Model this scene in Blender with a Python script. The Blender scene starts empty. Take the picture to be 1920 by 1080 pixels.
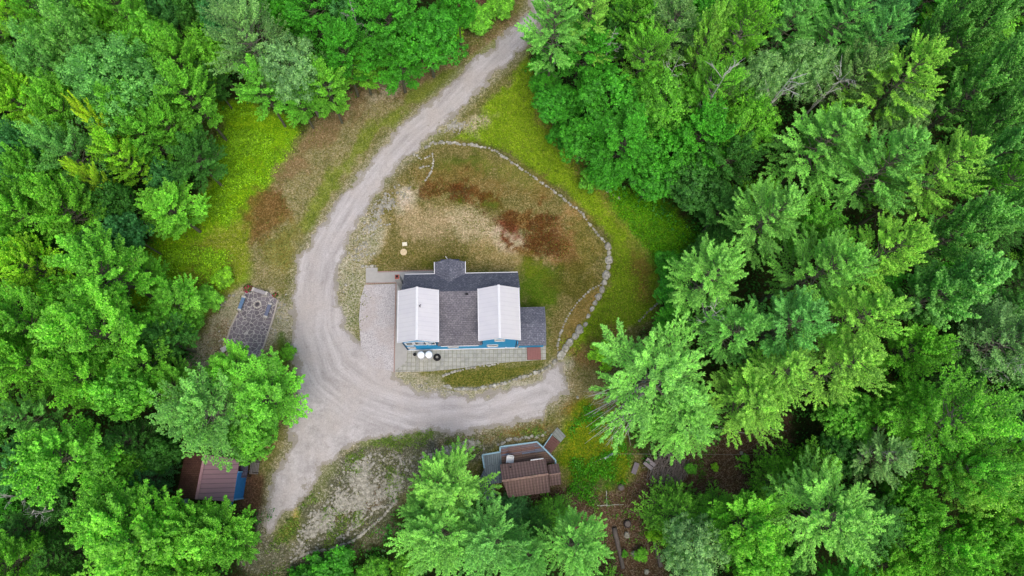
import bpy, math, random
import numpy as np
from mathutils import Matrix, Vector

# ------------------------------------------------------------------ camera, sky, sun, exposure
F = 1280.0; CAMH = 70.0
d_ = np.array([-35., -320., -F]); d_ /= np.linalg.norm(d_)
Zc = -d_; Yc = np.array([0, 1., 0]); Yc -= Yc.dot(Zc) * Zc; Yc /= np.linalg.norm(Yc); Xc = np.cross(Yc, Zc)
RM = np.array([Xc, Yc, Zc])
scene = bpy.context.scene
cam_d = bpy.data.cameras.new('camera'); cam_d.sensor_width = 36; cam_d.lens = 36 * F / 1920
cam_d.clip_end = 3000; cam_d.clip_start = 0.5
cam = bpy.data.objects.new('camera', cam_d); scene.collection.objects.link(cam)
M4 = Matrix([list(r) for r in RM]).to_4x4(); M4.translation = Vector((0, 0, CAMH)); cam.matrix_world = M4
scene.camera = cam
world = bpy.data.worlds.new('World'); scene.world = world; world.use_nodes = True
wn = world.node_tree.nodes; wl = world.node_tree.links
SUN_EL, SUN_AZ = math.radians(64), math.radians(165)       # azimuth clockwise from north (+Y)
sky = wn.new('ShaderNodeTexSky'); sky.sky_type = 'NISHITA'; sky.sun_disc = False
sky.sun_elevation = SUN_EL; sky.sun_rotation = SUN_AZ; sky.dust_density = 4.0; sky.air_density = 0.8; sky.ozone_density = 0.6
wl.new(sky.outputs[0], wn['Background'].inputs[0]); wn['Background'].inputs[1].default_value = 0.15
sun_d = bpy.data.lights.new('sun', 'SUN'); sun_d.energy = 0.85; sun_d.angle = math.radians(40); sun_d.color = (1, 0.95, 0.88)
sun = bpy.data.objects.new('sun', sun_d); scene.collection.objects.link(sun)
sv = Vector((math.sin(SUN_AZ) * math.cos(SUN_EL), math.cos(SUN_AZ) * math.cos(SUN_EL), math.sin(SUN_EL)))
sun.rotation_euler = sv.to_track_quat('Z', 'Y').to_euler(); sun.location = (0, 0, 90)
vs = scene.view_settings; vs.view_transform = 'Standard'; vs.look = 'None'; vs.gamma = 1; vs.exposure = 0.42

rnd = random.Random(7); C = scene.collection
nr = np.random.default_rng(11)

# ------------------------------------------------------------------ helpers
def lin(c, k=1.0):
    o = []
    for v in c:
        v = v / 255.0
        o.append((v / 12.92 if v <= 0.04045 else ((v + 0.055) / 1.055) ** 2.4) * k)
    return tuple(o)

def G0(px, py, z=0.0):
    v = RM @ np.array([px - 960, 540 - py, -F]); t = (z - CAMH) / v[2]
    return np.array([v[0] * t, v[1] * t, z])
def proj(p):
    c = RM.T @ (np.array(p, float) - np.array([0, 0, CAMH])); return 960 + F * c[0] / -c[2], 540 - F * c[1] / -c[2], -c[2]
def gpoly(pts): return np.array([G0(x, y)[:2] for x, y in pts])

def sdist(P, poly, closed=True):
    """signed distance (inside positive) of points P (n,2) to a polygon"""
    n = len(poly); best = np.full(len(P), 1e9); ins = np.zeros(len(P), bool)
    for i in range(n if closed else n - 1):
        a = poly[i]; b = poly[(i + 1) % n]; ab = b - a
        t = np.clip(((P - a) @ ab) / max(ab @ ab, 1e-9), 0, 1)
        best = np.minimum(best, np.hypot(*(P - a - t[:, None] * ab).T))
        if closed:
            c = ((a[1] > P[:, 1]) != (b[1] > P[:, 1]))
            with np.errstate(divide='ignore', invalid='ignore'):
                xi = (b[0] - a[0]) * (P[:, 1] - a[1]) / (b[1] - a[1]) + a[0]
            ins ^= c & (P[:, 0] < xi)
    return np.where(ins, best, -best) if closed else best

def vnoise(P, s, seed=0):
    q = P * s + seed * 17.31; i = np.floor(q).astype(np.int64); f = q - i; f = f * f * (3 - 2 * f)
    def h(a, b):
        v = (a * 374761393 + b * 668265263 + seed * 69069) & 0x7fffffff
        v = (v ^ (v >> 13)) * 1274126177 & 0x7fffffff
        return ((v ^ (v >> 16)) & 0xffff) / 65535.0
    a = h(i[:, 0], i[:, 1]); b = h(i[:, 0] + 1, i[:, 1]); c = h(i[:, 0], i[:, 1] + 1); d = h(i[:, 0] + 1, i[:, 1] + 1)
    return (a * (1 - f[:, 0]) + b * f[:, 0]) * (1 - f[:, 1]) + (c * (1 - f[:, 0]) + d * f[:, 0]) * f[:, 1]
def fbm(P, s, seed=0, o=4):
    return sum(vnoise(P, s * 2 ** k, seed + k) * 0.5 ** k for k in range(o)) / sum(0.5 ** k for k in range(o))
def sstep(x, a, b):
    t = np.clip((x - a) / (b - a), 0, 1); return t * t * (3 - 2 * t)

BANK = gpoly([(430, 1060), (520, 985), (575, 930), (625, 870), (690, 838), (900, 818), (1000, 795), (1070, 750), (1130, 705), (2600, 700), (2600, 1700), (430, 1700)])
WALLZ = gpoly([(985, 60), (900, 240), (870, 262), (950, 292), (1060, 372), (1140, 460), (1140, 520), (1095, 615), (1130, 705), (2600, 700), (2600, -400), (1200, -300)])
def height(P):
    P = np.atleast_2d(P)
    z = -1.7 * sstep(sdist(P, BANK), 0, 6.0) - 0.5 * sstep(sdist(P, WALLZ), -0.3, 1.2)
    return z + (fbm(P, 0.12, 5, 3) - 0.5) * 0.35 * sstep(np.abs(sdist(P, BANK)), 0, 3)* sstep(np.hypot(P[:, 0] + 3, P[:, 1] - 14), 10, 16) * sstep(np.hypot(P[:, 0] + 25, P[:, 1] - 14), 5, 8)
def hz(x, y): return float(height(np.array([[x, y]]))[0])
def G(px, py, dz=0.0):
    """point of the ground (plus dz) under a spot of the photo"""
    z = 0
    for _ in range(4):
        p = G0(px, py, z + dz); z = hz(p[0], p[1])
    return np.array([p[0], p[1], z + dz])

class MB:
    def __init__(s): s.v = []; s.f = []
    def poly(s, pts):
        b = len(s.v); s.v += [tuple(p) for p in pts]; s.f.append(tuple(range(b, b + len(pts))))
    def box(s, c, dim, rz=0, ax=None):
        cx, cy, cz = c; a, b, h = dim[0] / 2, dim[1] / 2, dim[2] / 2; co, si = math.cos(rz), math.sin(rz); o = len(s.v)
        for z in (-h, h):
            for x, y in ((-a, -b), (a, -b), (a, b), (-a, b)): s.v.append((cx + x * co - y * si, cy + x * si + y * co, cz + z))
        s.f += [tuple(o + i for i in q) for q in ((3, 2, 1, 0), (4, 5, 6, 7), (0, 1, 5, 4), (1, 2, 6, 5), (2, 3, 7, 6), (3, 0, 4, 7))]
        return s
    def bar(s, a, b, w, h=None):
        """square bar between two points"""
        a = np.array(a, float); b = np.array(b, float); h = h or w; t = b - a; L = np.linalg.norm(t); t /= L
        up = np.array([0, 0, 1.]) if abs(t[2]) < .95 else np.array([0, 1., 0]); x = np.cross(t, up); x /= np.linalg.norm(x); y = np.cross(x, t); o = len(s.v)
        for p in (a, b):
            for i, j in ((-1, -1), (1, -1), (1, 1), (-1, 1)): s.v.append(tuple(p + x * i * w / 2 + y * j * h / 2))
        s.f += [tuple(o + i for i in q) for q in ((0, 1, 2, 3), (7, 6, 5, 4), (1, 0, 4, 5), (2, 1, 5, 6), (3, 2, 6, 7), (0, 3, 7, 4))]
        return s
    def slab(s, top, th):
        """polygon (counter-clockwise seen from above) given thickness downwards"""
        n = len(top); o = len(s.v); s.v += [tuple(p) for p in top] + [(p[0], p[1], p[2] - th) for p in top]
        s.f.append(tuple(range(o, o + n))); s.f.append(tuple(range(o + 2 * n - 1, o + n - 1, -1)))
        for i in range(n):
            j = (i + 1) % n; s.f.append((o + i, o + n + i, o + n + j, o + j))
        return s
    def tube(s, pts, rad, k=6, cap=True):
        pts = [np.array(p, float) for p in pts]; o = len(s.v); n = len(pts)
        for i, p in enumerate(pts):
            t = pts[min(i + 1, n - 1)] - pts[max(i - 1, 0)]; t = t / (np.linalg.norm(t) + 1e-9)
            up = np.array([0, 0, 1.]) if abs(t[2]) < .9 else np.array([1., 0, 0]); x = np.cross(t, up); x /= np.linalg.norm(x); y = np.cross(x, t)
            for q in range(k):
                a = 2 * math.pi * q / k; s.v.append(tuple(p + (x * math.cos(a) + y * math.sin(a)) * rad[i]))
        for i in range(n - 1):
            for q in range(k):
                r = (q + 1) % k; s.f.append((o + i * k + q, o + i * k + r, o + (i + 1) * k + r, o + (i + 1) * k + q))
        if cap:
            s.f.append(tuple(o + q for q in range(k - 1, -1, -1))); s.f.append(tuple(o + (n - 1) * k + q for q in range(k)))
        return s
    def rock(s, c, r, h, R=rnd, sx=1.0, rz=0):
        """faceted stone, flattened on top"""
        o = len(s.v); k = 7; co, si = math.cos(rz), math.sin(rz)
        for (z, m) in ((-.35, .9), (.35, 1.0), (.85, .68)):
            for q in range(k):
                a = 2 * math.pi * q / k + R.uniform(-.25, .25); m2 = m * r * R.uniform(.82, 1.15)
                x = math.cos(a) * m2 * sx; y = math.sin(a) * m2
                s.v.append((c[0] + x * co - y * si, c[1] + x * si + y * co, c[2] + z * h * R.uniform(.85, 1.1)))
        for i in range(2):
            for q in range(k):
                r_ = (q + 1) % k; s.f.append((o + i * k + q, o + i * k + r_, o + (i + 1) * k + r_, o + (i + 1) * k + q))
        s.f.append(tuple(o + 2 * k + q for q in range(k)))
        return s
    def mesh(s, name):
        me = bpy.data.meshes.new(name); me.from_pydata(s.v, [], s.f); me.update(); return me

def obj(name, mb, mat, parent=None, smooth=False, color=None):
    me = mb.mesh(name) if isinstance(mb, MB) else mb
    if mat is not None and not me.materials: me.materials.append(mat)
    if smooth:
        me.polygons.foreach_set('use_smooth', [True] * len(me.polygons))
    o = bpy.data.objects.new(name, me); C.objects.link(o)
    if parent is not None: o.parent = parent
    if color: o.color = (*color, 1)
    return o
def tag(o, label=None, cat=None, group=None, kind=None):
    if label: o['label'] = label
    if cat: o['category'] = cat
    if group: o['group'] = group
    if kind: o['kind'] = kind
    return o
def thing(name, label, cat, loc=(0, 0, 0), rz=0, group=None):
    o = bpy.data.objects.new(name, None); C.objects.link(o); o.location = tuple(loc); o.rotation_euler = (0, 0, rz)
    o.empty_display_size = .3
    return tag(o, label, cat, group)

# ------------------------------------------------------------------ materials
class NT:
    def __init__(s, name):
        s.m = bpy.data.materials.new(name); s.m.use_nodes = True; s.t = s.m.node_tree; s.b = s.t.nodes['Principled BSDF']
        s.out = s.t.nodes['Material Output']
    def n(s, typ, **k):
        x = s.t.nodes.new(typ)
        for a, v in k.items(): setattr(x, a, v)
        return x
    def l(s, a, b): s.t.links.new(a, b)
    def mix(s, fac, a, b, mode='MIX'):
        x = s.n('ShaderNodeMix', data_type='RGBA', blend_type=mode)
        for i, v in ((0, fac), (6, a), (7, b)):
            if hasattr(v, 'is_output'): s.l(v, x.inputs[i])
            elif i == 0: x.inputs[0].default_value = v
            else: x.inputs[i].default_value = (*v[:3], 1)
        return x.outputs[2]
    def math(s, op, a, b=0.0, clamp=False):
        x = s.n('ShaderNodeMath', operation=op, use_clamp=clamp)
        for i, v in ((0, a), (1, b)):
            if hasattr(v, 'is_output'): s.l(v, x.inputs[i])
            else: x.inputs[i].default_value = v
        return x.outputs[0]
    def noise(s, scale, detail=3, rough=.55, vec=None, out=0):
        x = s.n('ShaderNodeTexNoise'); x.inputs['Scale'].default_value = scale; x.inputs['Detail'].default_value = detail; x.inputs['Roughness'].default_value = rough
        if vec is None: vec = s.n('ShaderNodeTexCoord').outputs['Object']
        s.l(vec, x.inputs['Vector']); return x.outputs[out]
    def ramp(s, v, a, b):
        x = s.n('ShaderNodeMapRange'); s.l(v, x.inputs[0]); x.inputs[1].default_value = a; x.inputs[2].default_value = b; return x.outputs[0]
    def bump(s, h, st=.4, dist=.05):
        x = s.n('ShaderNodeBump'); x.inputs['Strength'].default_value = st; x.inputs['Distance'].default_value = dist
        s.l(h, x.inputs['Height']); s.l(x.outputs[0], s.b.inputs['Normal'])
    def attr(s, name, out='Fac'):
        x = s.n('ShaderNodeAttribute', attribute_name=name); return x.outputs[out]
    def base(s, c):
        if hasattr(c, 'is_output'): s.l(c, s.b.inputs['Base Color'])
        else: s.b.inputs['Base Color'].default_value = (*c[:3], 1)
    def rough(s, r, spec=None, metal=None):
        s.b.inputs['Roughness'].default_value = r
        if spec is not None: s.b.inputs['Specular IOR Level'].default_value = spec
        if metal is not None: s.b.inputs['Metallic'].default_value = metal

def plain(name, c, rough=.7, var=.2, sc=6, spec=.3):
    m = NT(name); c = lin(c); f = m.noise(sc, 5, .65)
    m.base(m.mix(m.ramp(f, .3, .7), tuple(v * (1 - var) for v in c), tuple(min(1, v * (1 + var)) for v in c))); m.rough(rough, spec)
    return m.m

def make_foliage(name, rough=.55, trans=.3):
    m = NT(name); oi = m.n('ShaderNodeObjectInfo'); r = m.attr('rnd'); cl = m.attr('clump')
    col = m.mix(cl, (.58, .63, .60), (1.42, 1.32, 1.25)); c = m.mix(1, oi.outputs['Color'], col, 'MULTIPLY')
    c = m.mix(1, c, m.mix(r, (.55, .62, .7), (1.62, 1.42, 1.35)), 'MULTIPLY')
    m.base(c); m.rough(rough, .35)
    tr = m.n('ShaderNodeBsdfTranslucent'); m.l(m.mix(1, c, (1.15, 1.2, .6), 'MULTIPLY'), tr.inputs[0])
    ms = m.n('ShaderNodeMixShader'); ms.inputs[0].default_value = trans
    m.l(m.b.outputs[0], ms.inputs[1]); m.l(tr.outputs[0], ms.inputs[2]); m.l(ms.outputs[0], m.out.inputs[0])
    return m.m
FOL = make_foliage('leaf_material'); NEED = make_foliage('needle_material', .6, .16)
BARK = plain('bark', (98, 98, 80), .9, .35, 3); BARKP = plain('pale_bark', (128, 124, 112), .85, .25, 3); DEAD = plain('dead_wood', (184, 184, 176), .9, .3, 4)

# ------------------------------------------------------------------ zones of the ground (in photo pixels, laid on the ground)
CLEAR = [(1040, -60), (1012, 60), (990, 130), (1040, 240), (1090, 310), (1160, 375), (1230, 420), (1290, 450), (1255, 520), (1242, 600), (1200, 650), (1160, 720), (1150, 800), (1215, 850), (1215, 960),
         (1080, 965), (900, 935), (740, 945), (700, 1010), (560, 1080), (450, 1090), (500, 960), (480, 870), (560, 720), (430, 690), (370, 690), (360, 620), (260, 560), (270, 470), (390, 330), (390, 200),
         (480, 190), (560, 240), (650, 190), (680, 140), (760, 140), (860, 60), (960, 0), (1000, -60)]
def ell(cx, cy, rx, ry, n=14, rot=0):
    o = []
    for i in range(n):
        a = 2 * math.pi * i / n; x = rx * math.cos(a); y = ry * math.sin(a); c, s = math.cos(math.radians(rot)), math.sin(math.radians(rot))
        o.append((cx + x * c - y * s, cy + x * s + y * c))
    return o
# polygon, colour, speckle colour, speckle share, edge softness in m, ragged amount in m, opacity
ZONES = [
 (CLEAR, (104, 106, 54), (152, 142, 106), .35, .8, 1.5, 1),
 ([(385, 190), (470, 185), (575, 240), (545, 300), (480, 390), (478, 470), (470, 520), (420, 545), (390, 590), (330, 650), (240, 570), (250, 470), (300, 440), (390, 340)], (104, 156, 14), (156, 190, 30), .35, .8, 1.2, 1),
 ([(400, 420), (480, 400), (480, 500), (430, 540), (380, 560), (350, 500)], (120, 130, 30), (165, 155, 100), .3, 1.2, 2, .8),
 ([(575, 240), (650, 190), (690, 145), (840, 130), (975, 30), (1000, 30), (940, 100), (800, 200), (720, 260), (640, 350), (590, 440), (550, 500), (545, 545), (470, 560), (480, 400), (540, 300)], (122, 116, 72), (160, 150, 122), .4, .6, 1, 1),
 ([(560, 262), (600, 225), (650, 178), (690, 140), (760, 142), (830, 120), (960, 25), (990, 30), (900, 90), (760, 190), (700, 200), (630, 250), (560, 320), (520, 380), (500, 370)], (128, 106, 78), (162, 142, 114), .3, .8, 1.6, .85),
 (ell(720, 175, 40, 14, rot=-35), (160, 150, 130), (190, 182, 165), .5, 1, 1.6, .8),
 ([(760, 180), (870, 115), (930, 80), (940, 90), (860, 140), (780, 200), (700, 265), (640, 335), (600, 400), (575, 440), (565, 425), (620, 330), (690, 240)], (112, 128, 42), (140, 150, 80), .3, .5, 1.1, .85),
 (ell(500, 400, 42, 48, rot=20), (108, 80, 42), (146, 116, 74), .3, .7, 1.6, .85),
 (ell(535, 470, 35, 50, rot=10), (128, 118, 55), (110, 125, 30), .4, 1.2, 1.6, .7),
 ([(990, 90), (1012, 170), (1045, 240), (1100, 320), (1160, 380), (1215, 440), (1250, 500), (1238, 590), (1190, 615), (1120, 650), (1060, 680), (1050, 640), (1090, 600), (1140, 540), (1160, 470), (1110, 400), (1050, 350), (960, 290), (900, 262), (850, 262), (900, 215), (950, 150)], (116, 148, 22), (146, 162, 58), .3, .5, 1, 1),
 ([(1140, 470), (1200, 440), (1245, 500), (1238, 590), (1190, 610), (1120, 645), (1095, 610), (1135, 540)], (100, 128, 24), (130, 138, 54), .3, 1, 2, .85),
 ([(1000, 165), (1040, 195), (1090, 290), (1150, 360), (1215, 440), (1240, 490), (1215, 485), (1150, 400), (1080, 320), (1010, 215)], (140, 124, 62), (165, 150, 105), .35, .9, 1.3, .8),
 (ell(1205, 520, 22, 45, rot=-8), (120, 96, 44), (150, 130, 80), .3, .9, 1.3, .75),
 ([(1130, 330), (1200, 360), (1310, 430), (1290, 480), (1230, 490), (1150, 385)], (78, 142, 14), (120, 170, 20), .35, .8, 1.4, .9),
 (ell(1115, 655, 55, 28, rot=-30), (125, 98, 62), (150, 130, 90), .3, .8, 1.4, .9),
 (ell(860, 232, 55, 14, rot=-8), (165, 150, 125), (195, 185, 168), .5, .8, 1.4, .9),
 (ell(820, 250, 55, 10, rot=-28), (120, 125, 60), (150, 150, 100), .4, .8, 1.2, .8),
 ([(790, 285), (860, 262), (950, 292), (1040, 355), (1110, 425), (1138, 470), (1128, 540), (1060, 600), (1042, 670), (1028, 640), (1028, 570), (985, 512), (760, 512), (690, 505), (655, 520), (640, 560), (645, 470), (690, 400), (750, 310)], (104, 98, 50), (158, 144, 106), .36, .5, .8, 1),
 (ell(870, 318, 58, 24), (84, 102, 32), (120, 115, 60), .25, 1, 1.6, .9),
 (ell(960, 330, 60, 26, rot=30), (112, 116, 48), (140, 130, 80), .35, 1, 1.6, .8),
 (ell(1090, 455, 34, 60, rot=-20), (110, 104, 46), (140, 128, 75), .35, 1, 1.6, .8),
 (ell(755, 375, 26, 32, rot=25), (172, 156, 140), (200, 190, 178), .5, .9, 1.6, .9),
 (ell(710, 425, 30, 30), (140, 128, 88), (176, 166, 140), .5, .9, 1.6, .8),
 (ell(800, 420, 60, 38), (150, 132, 100), (186, 168, 138), .4, 1.1, 1.8, .9),
 (ell(890, 425, 55, 30, rot=10), (158, 142, 112), (198, 184, 158), .4, 1.1, 1.8, .9),
 (ell(800, 480, 95, 18), (104, 100, 42), (158, 140, 98), .35, 1, 1.6, .8),
 (ell(960, 475, 80, 26, rot=5), (148, 128, 84), (180, 162, 122), .4, 1, 1.8, .8),
 (ell(958, 440, 32, 18, rot=30), (176, 160, 140), (204, 192, 175), .4, 1, 1.6, .9),
 (ell(900, 345, 130, 20, rot=10), (120, 96, 52), (150, 130, 88), .35, 1, 2.2, .7),
 (ell(1045, 450, 36, 50, rot=-15), (124, 88, 54), (156, 124, 90), .35, 1, 2.0, .8),
 (ell(830, 495, 50, 10, rot=0), (84, 92, 28), (118, 108, 50), .3, .8, 1.4, .8),
 (ell(835, 355, 48, 10, rot=-12), (92, 62, 28), (142, 114, 70), .3, .5, 1.9, .9),
 (ell(890, 362, 35, 12, rot=15), (98, 66, 30), (140, 100, 60), .3, .5, 1.9, .9),
 (ell(925, 385, 24, 18, rot=40), (92, 60, 24), (96, 110, 34), .3, .5, 1.9, .9),
 (ell(990, 415, 56, 24, rot=8), (88, 58, 22), (138, 108, 64), .42, .6, 3.0, .94),
 (ell(1015, 450, 34, 34, rot=0), (88, 58, 22), (138, 108, 64), .42, .6, 3.0, .94),
 (ell(955, 430, 30, 9, rot=35), (110, 52, 40), (150, 100, 70), .3, .5, 1.5, .8),
 (ell(925, 388, 16, 9, rot=30), (84, 108, 34), (110, 90, 40), .3, .5, 1.2, .9),
 (ell(865, 376, 7, 7), (86, 108, 20), (120, 120, 40), .3, .3, .6, .9),
 (ell(1062, 400, 22, 16), (150, 118, 76), (180, 150, 110), .4, .8, 1.5, .8),
 (ell(1015, 545, 48, 48), (74, 104, 16), (104, 112, 36), .3, 1, 1.6, .95),
 (ell(1080, 535, 40, 34, rot=-20), (84, 84, 28), (110, 104, 50), .35, 1.2, 1.8, .85),
 (ell(1000, 500, 25, 10), (92, 112, 20), (110, 112, 36), .35, 1, 1.8, .85),
 ([(1125, 540), (1090, 560), (1062, 600), (1048, 665), (1065, 650), (1100, 600)], (132, 112, 60), (150, 132, 90), .35, .4, .6, .95),
 ([(640, 470), (690, 405), (720, 430), (690, 500), (690, 540), (640, 580), (640, 640), (625, 600), (628, 520)], (142, 134, 104), (180, 174, 158), .5, .7, 1.2, .9),
 (ell(655, 600, 12, 50), (96, 112, 50), (170, 165, 150), .5, .7, 1.4, .9),
 (ell(665, 540, 12, 22), (110, 118, 62), (170, 165, 150), .5, .7, 1.4, .9),
 ([(690, 690), (745, 695), (820, 715), (900, 735), (1010, 700), (1050, 670), (1080, 680), (1060, 730), (1000, 780), (820, 770), (700, 735)], (158, 150, 138), (185, 178, 168), .5, .7, 1.2, 1),
 ([(740, 705), (820, 712), (870, 735), (960, 725), (930, 742), (830, 742), (760, 730)], (120, 122, 74), (165, 158, 140), .45, .6, 1, .9),
 ([(828, 712), (842, 700), (870, 694), (940, 686), (1015, 680), (1022, 690), (960, 712), (900, 724), (845, 726)], (74, 88, 26), (124, 118, 58), .45, .25, .4, 1),
 ([(1040, 690), (1090, 690), (1130, 720), (1100, 780), (1040, 795), (1060, 730)], (122, 112, 74), (150, 142, 112), .4, .7, 1.2, 1),
 ([(480, 1000), (560, 900), (610, 860), (690, 822), (870, 812), (1040, 792), (1052, 806), (930, 835), (880, 862), (780, 880), (750, 940), (700, 1015), (560, 1075), (440, 1090)], (92, 92, 74), (156, 154, 142), .3, .8, 1.4, 1),
 ([(650, 850), (760, 850), (860, 835), (900, 840), (780, 880), (740, 930), (650, 960), (600, 930)], (92, 90, 80), (172, 170, 162), .36, 1.4, 2.6, .85),
 (ell(745, 820, 72, 9, rot=-6), (104, 124, 30), (140, 145, 80), .3, .5, 1.2, .95),
 ([(760, 830), (890, 815), (905, 830), (860, 850), (800, 865)], (82, 82, 78), (142, 142, 136), .3, 1.2, 2.4, .85),
 (ell(600, 900, 18, 40, rot=35), (104, 114, 56), (160, 155, 130), .35, .9, 1.4, .8),
 (ell(545, 975, 35, 22, rot=-35), (108, 122, 34), (150, 130, 70), .3, .9, 1.4, .85),
 (ell(555, 965, 6, 11), (178, 158, 76), (190, 160, 90), .4, .3, .4, .8),
 (ell(660, 950, 60, 18, rot=-35), (96, 76, 60), (170, 160, 145), .35, .9, 1.4, .8),
 (ell(980, 805, 70, 10, rot=-8), (118, 92, 46), (104, 116, 48), .4, .7, 1.2, .9),
 (ell(870, 828, 40, 10, rot=-10), (110, 100, 56), (150, 140, 112), .4, .7, 1.2, .7),
 (ell(1085, 765, 24, 12, rot=-20), (140, 98, 36), (120, 120, 40), .4, .6, 1, .8),
 ([(545, 545), (455, 540), (395, 590), (350, 690), (420, 705), (548, 640)], (136, 128, 104), (172, 166, 150), .5, .6, 1, 1),
 (ell(410, 640, 26, 40, rot=25), (120, 98, 74), (168, 160, 140), .4, .8, 1.3, .8),
 (ell(530, 655, 16, 34), (66, 104, 16), (100, 130, 30), .3, .5, .8, 1),
 ([(1060, 790), (1100, 750), (1150, 770), (1190, 850), (1190, 915), (1130, 960), (1065, 930), (1050, 850)], (84, 116, 14), (128, 134, 22), .4, .8, 1.4, 1),
 (ell(1125, 905, 45, 40), (48, 100, 18), (84, 124, 24), .4, 1, 1.6, .9),
 ([(930, 925), (1060, 905), (1180, 915), (1225, 880), (1290, 900), (1300, 830), (1340, 810), (1480, 790), (1500, 870), (1400, 930), (1260, 940), (1240, 1010), (1270, 1110), (1100, 1110), (1050, 965), (960, 965)], (86, 66, 52), (138, 122, 104), .28, .6, 1.2, 1),
 ([(462, 885), (495, 900), (490, 950), (460, 970), (450, 940)], (98, 72, 56), (140, 110, 90), .25, .6, .8, 1),
 ([(870, 60), (930, 20), (970, 0), (880, -10), (800, 60)], (98, 70, 58), (140, 115, 98), .3, .6, 1, 1),
 (ell(405, 230, 20, 30), (92, 74, 52), (140, 130, 110), .3, .8, 1.2, .8),
]
ROAD = [(1010, -70), (990, 20), (930, 82), (880, 122), (800, 195), (742, 245), (690, 310), (640, 370), (595, 430), (562, 482), (550, 540), (545, 640), (560, 720), (545, 830), (512, 900), (495, 985), (502, 1000), (520, 985), (568, 932), (606, 878), (648, 842), (692, 824),
        (780, 814), (900, 808), (1010, 782), (1062, 735), (1052, 684), (1000, 712), (900, 742), (800, 738), (735, 708), (738, 700), (738, 600), (690, 600), (676, 640), (660, 632), (644, 605), (632, 560), (634, 520), (645, 470), (668, 425),
        (702, 370), (745, 318), (795, 268), (850, 218), (905, 165), (960, 112), (1014, 48), (1060, -70)]
ROADW = gpoly(ROAD); CLEARW = gpoly(CLEAR)

def grid_mesh(xs, ys):
    X, Y = np.meshgrid(xs, ys); P = np.stack([X.ravel(), Y.ravel()], 1); nx, ny = len(xs), len(ys)
    i = np.arange(ny - 1)[:, None] * nx + np.arange(nx - 1)[None, :]; i = i.ravel()
    return P, np.stack([i, i + 1, i + nx + 1, i + nx], 1)
def np_mesh(name, V, Fq, fattrs=None, vcols=None):
    me = bpy.data.meshes.new(name); n = len(V); k = Fq.shape[1]; me.vertices.add(n); me.vertices.foreach_set('co', V.astype(np.float32).ravel())
    me.loops.add(Fq.size); me.loops.foreach_set('vertex_index', Fq.astype(np.int32).ravel())
    me.polygons.add(len(Fq)); me.polygons.foreach_set('loop_start', np.arange(0, Fq.size, k, dtype=np.int32))
    for nm, a in (fattrs or {}).items():
        t = me.attributes.new(nm, 'FLOAT', 'FACE'); t.data.foreach_set('value', a.astype(np.float32))
    for nm, a in (vcols or {}).items():
        if a.ndim == 1:
            t = me.attributes.new(nm, 'FLOAT', 'POINT'); t.data.foreach_set('value', a.astype(np.float32))
        else:
            t = me.attributes.new(nm, 'FLOAT_COLOR', 'POINT'); t.data.foreach_set('color', np.c_[a, np.ones(len(a))].astype(np.float32).ravel())
    me.update(calc_edges=True); return me

def axis(lo, hi, st, far):
    a = list(np.arange(lo, hi + st / 2, st)); s = st; x = a[-1]; y = a[0]
    while x < far:
        s *= 1.35; x += s; y -= s; a.append(x); a.insert(0, y)
    return np.array(a)
def zone_cols(P):
    c1 = np.tile(np.array(lin((56, 50, 30))), (len(P), 1)); c2 = np.tile(np.array(lin((44, 70, 26))), (len(P), 1)); dn = np.full(len(P), .45)
    warp = fbm(P, .55, 3, 4) - .5; warp2 = fbm(P, 2.2, 9, 3) - .5
    near = (np.abs(P[:, 0]) < 70) & (P[:, 1] > -25) & (P[:, 1] < 75); Pn = P[near]; w = warp[near]; w2 = warp2[near]
    a1, a2, ad = c1[near], c2[near], dn[near]
    for k, (pl, ca, cb, sh, soft, rag, op) in enumerate(ZONES):
        pw = gpoly(pl); lo = pw.min(0) - 3; hi = pw.max(0) + 3
        m = np.all((Pn > lo) & (Pn < hi), 1)
        s = sdist(Pn[m], pw) + w[m] * rag * 2.2 + w2[m] * rag * .9
        al = (sstep(s, -soft, soft) * op)[:, None]
        a1[m] = a1[m] * (1 - al) + np.array(lin(ca)) * al; a2[m] = a2[m] * (1 - al) + np.array(lin(cb)) * al; ad[m] = ad[m] * (1 - al[:, 0]) + sh * al[:, 0]
    s = sdist(Pn, ROADW); al = (sstep(s, -1.1, .1) * .75 * (s > -3))[:, None]
    a1 = a1 * (1 - al * .6) + np.array(lin((150, 142, 128))) * al * .6; a2 = a2 * (1 - al) + np.array(lin((190, 184, 174))) * al
    c1[near], c2[near], dn[near] = a1, a2, ad
    return c1, c2, dn
P, Fq = grid_mesh(axis(-52, 50, .22, 900), axis(-13, 58, .22, 900))
Z = height(P); c1, c2, dn = zone_cols(P)
def ground_mat():
    m = NT('ground_material'); a = m.attr('col_a', 'Color'); b = m.attr('col_b', 'Color'); dn = m.attr('share')
    tc = m.n('ShaderNodeTexCoord').outputs['Object']
    f = m.noise(4.2, 4, .75, tc); f2 = m.noise(13, 2, .6, tc); ff = m.math('ADD', m.math('MULTIPLY', f, .55), m.math('MULTIPLY', f2, .45))
    th = m.math('SUBTRACT', .66, m.math('MULTIPLY', dn, .36)); k = m.math('MULTIPLY', m.math('SUBTRACT', ff, th), 14, False)
    k = m.math('ADD', k, .5, True); c = m.mix(k, a, b)
    c = m.mix(1, c, m.mix(m.ramp(m.noise(7, 4, .8, tc), .34, .66), (.42, .46, .38), (1.5, 1.46, 1.44)), 'MULTIPLY')
    c = m.mix(1, c, m.mix(m.ramp(m.noise(.9, 4, .65, tc), .32, .68), (.72, .8, .62), (1.22, 1.18, 1.18)), 'MULTIPLY')
    m.base(c); m.rough(.95, .15); m.bump(ff, .8, .12); return m.m
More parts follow.
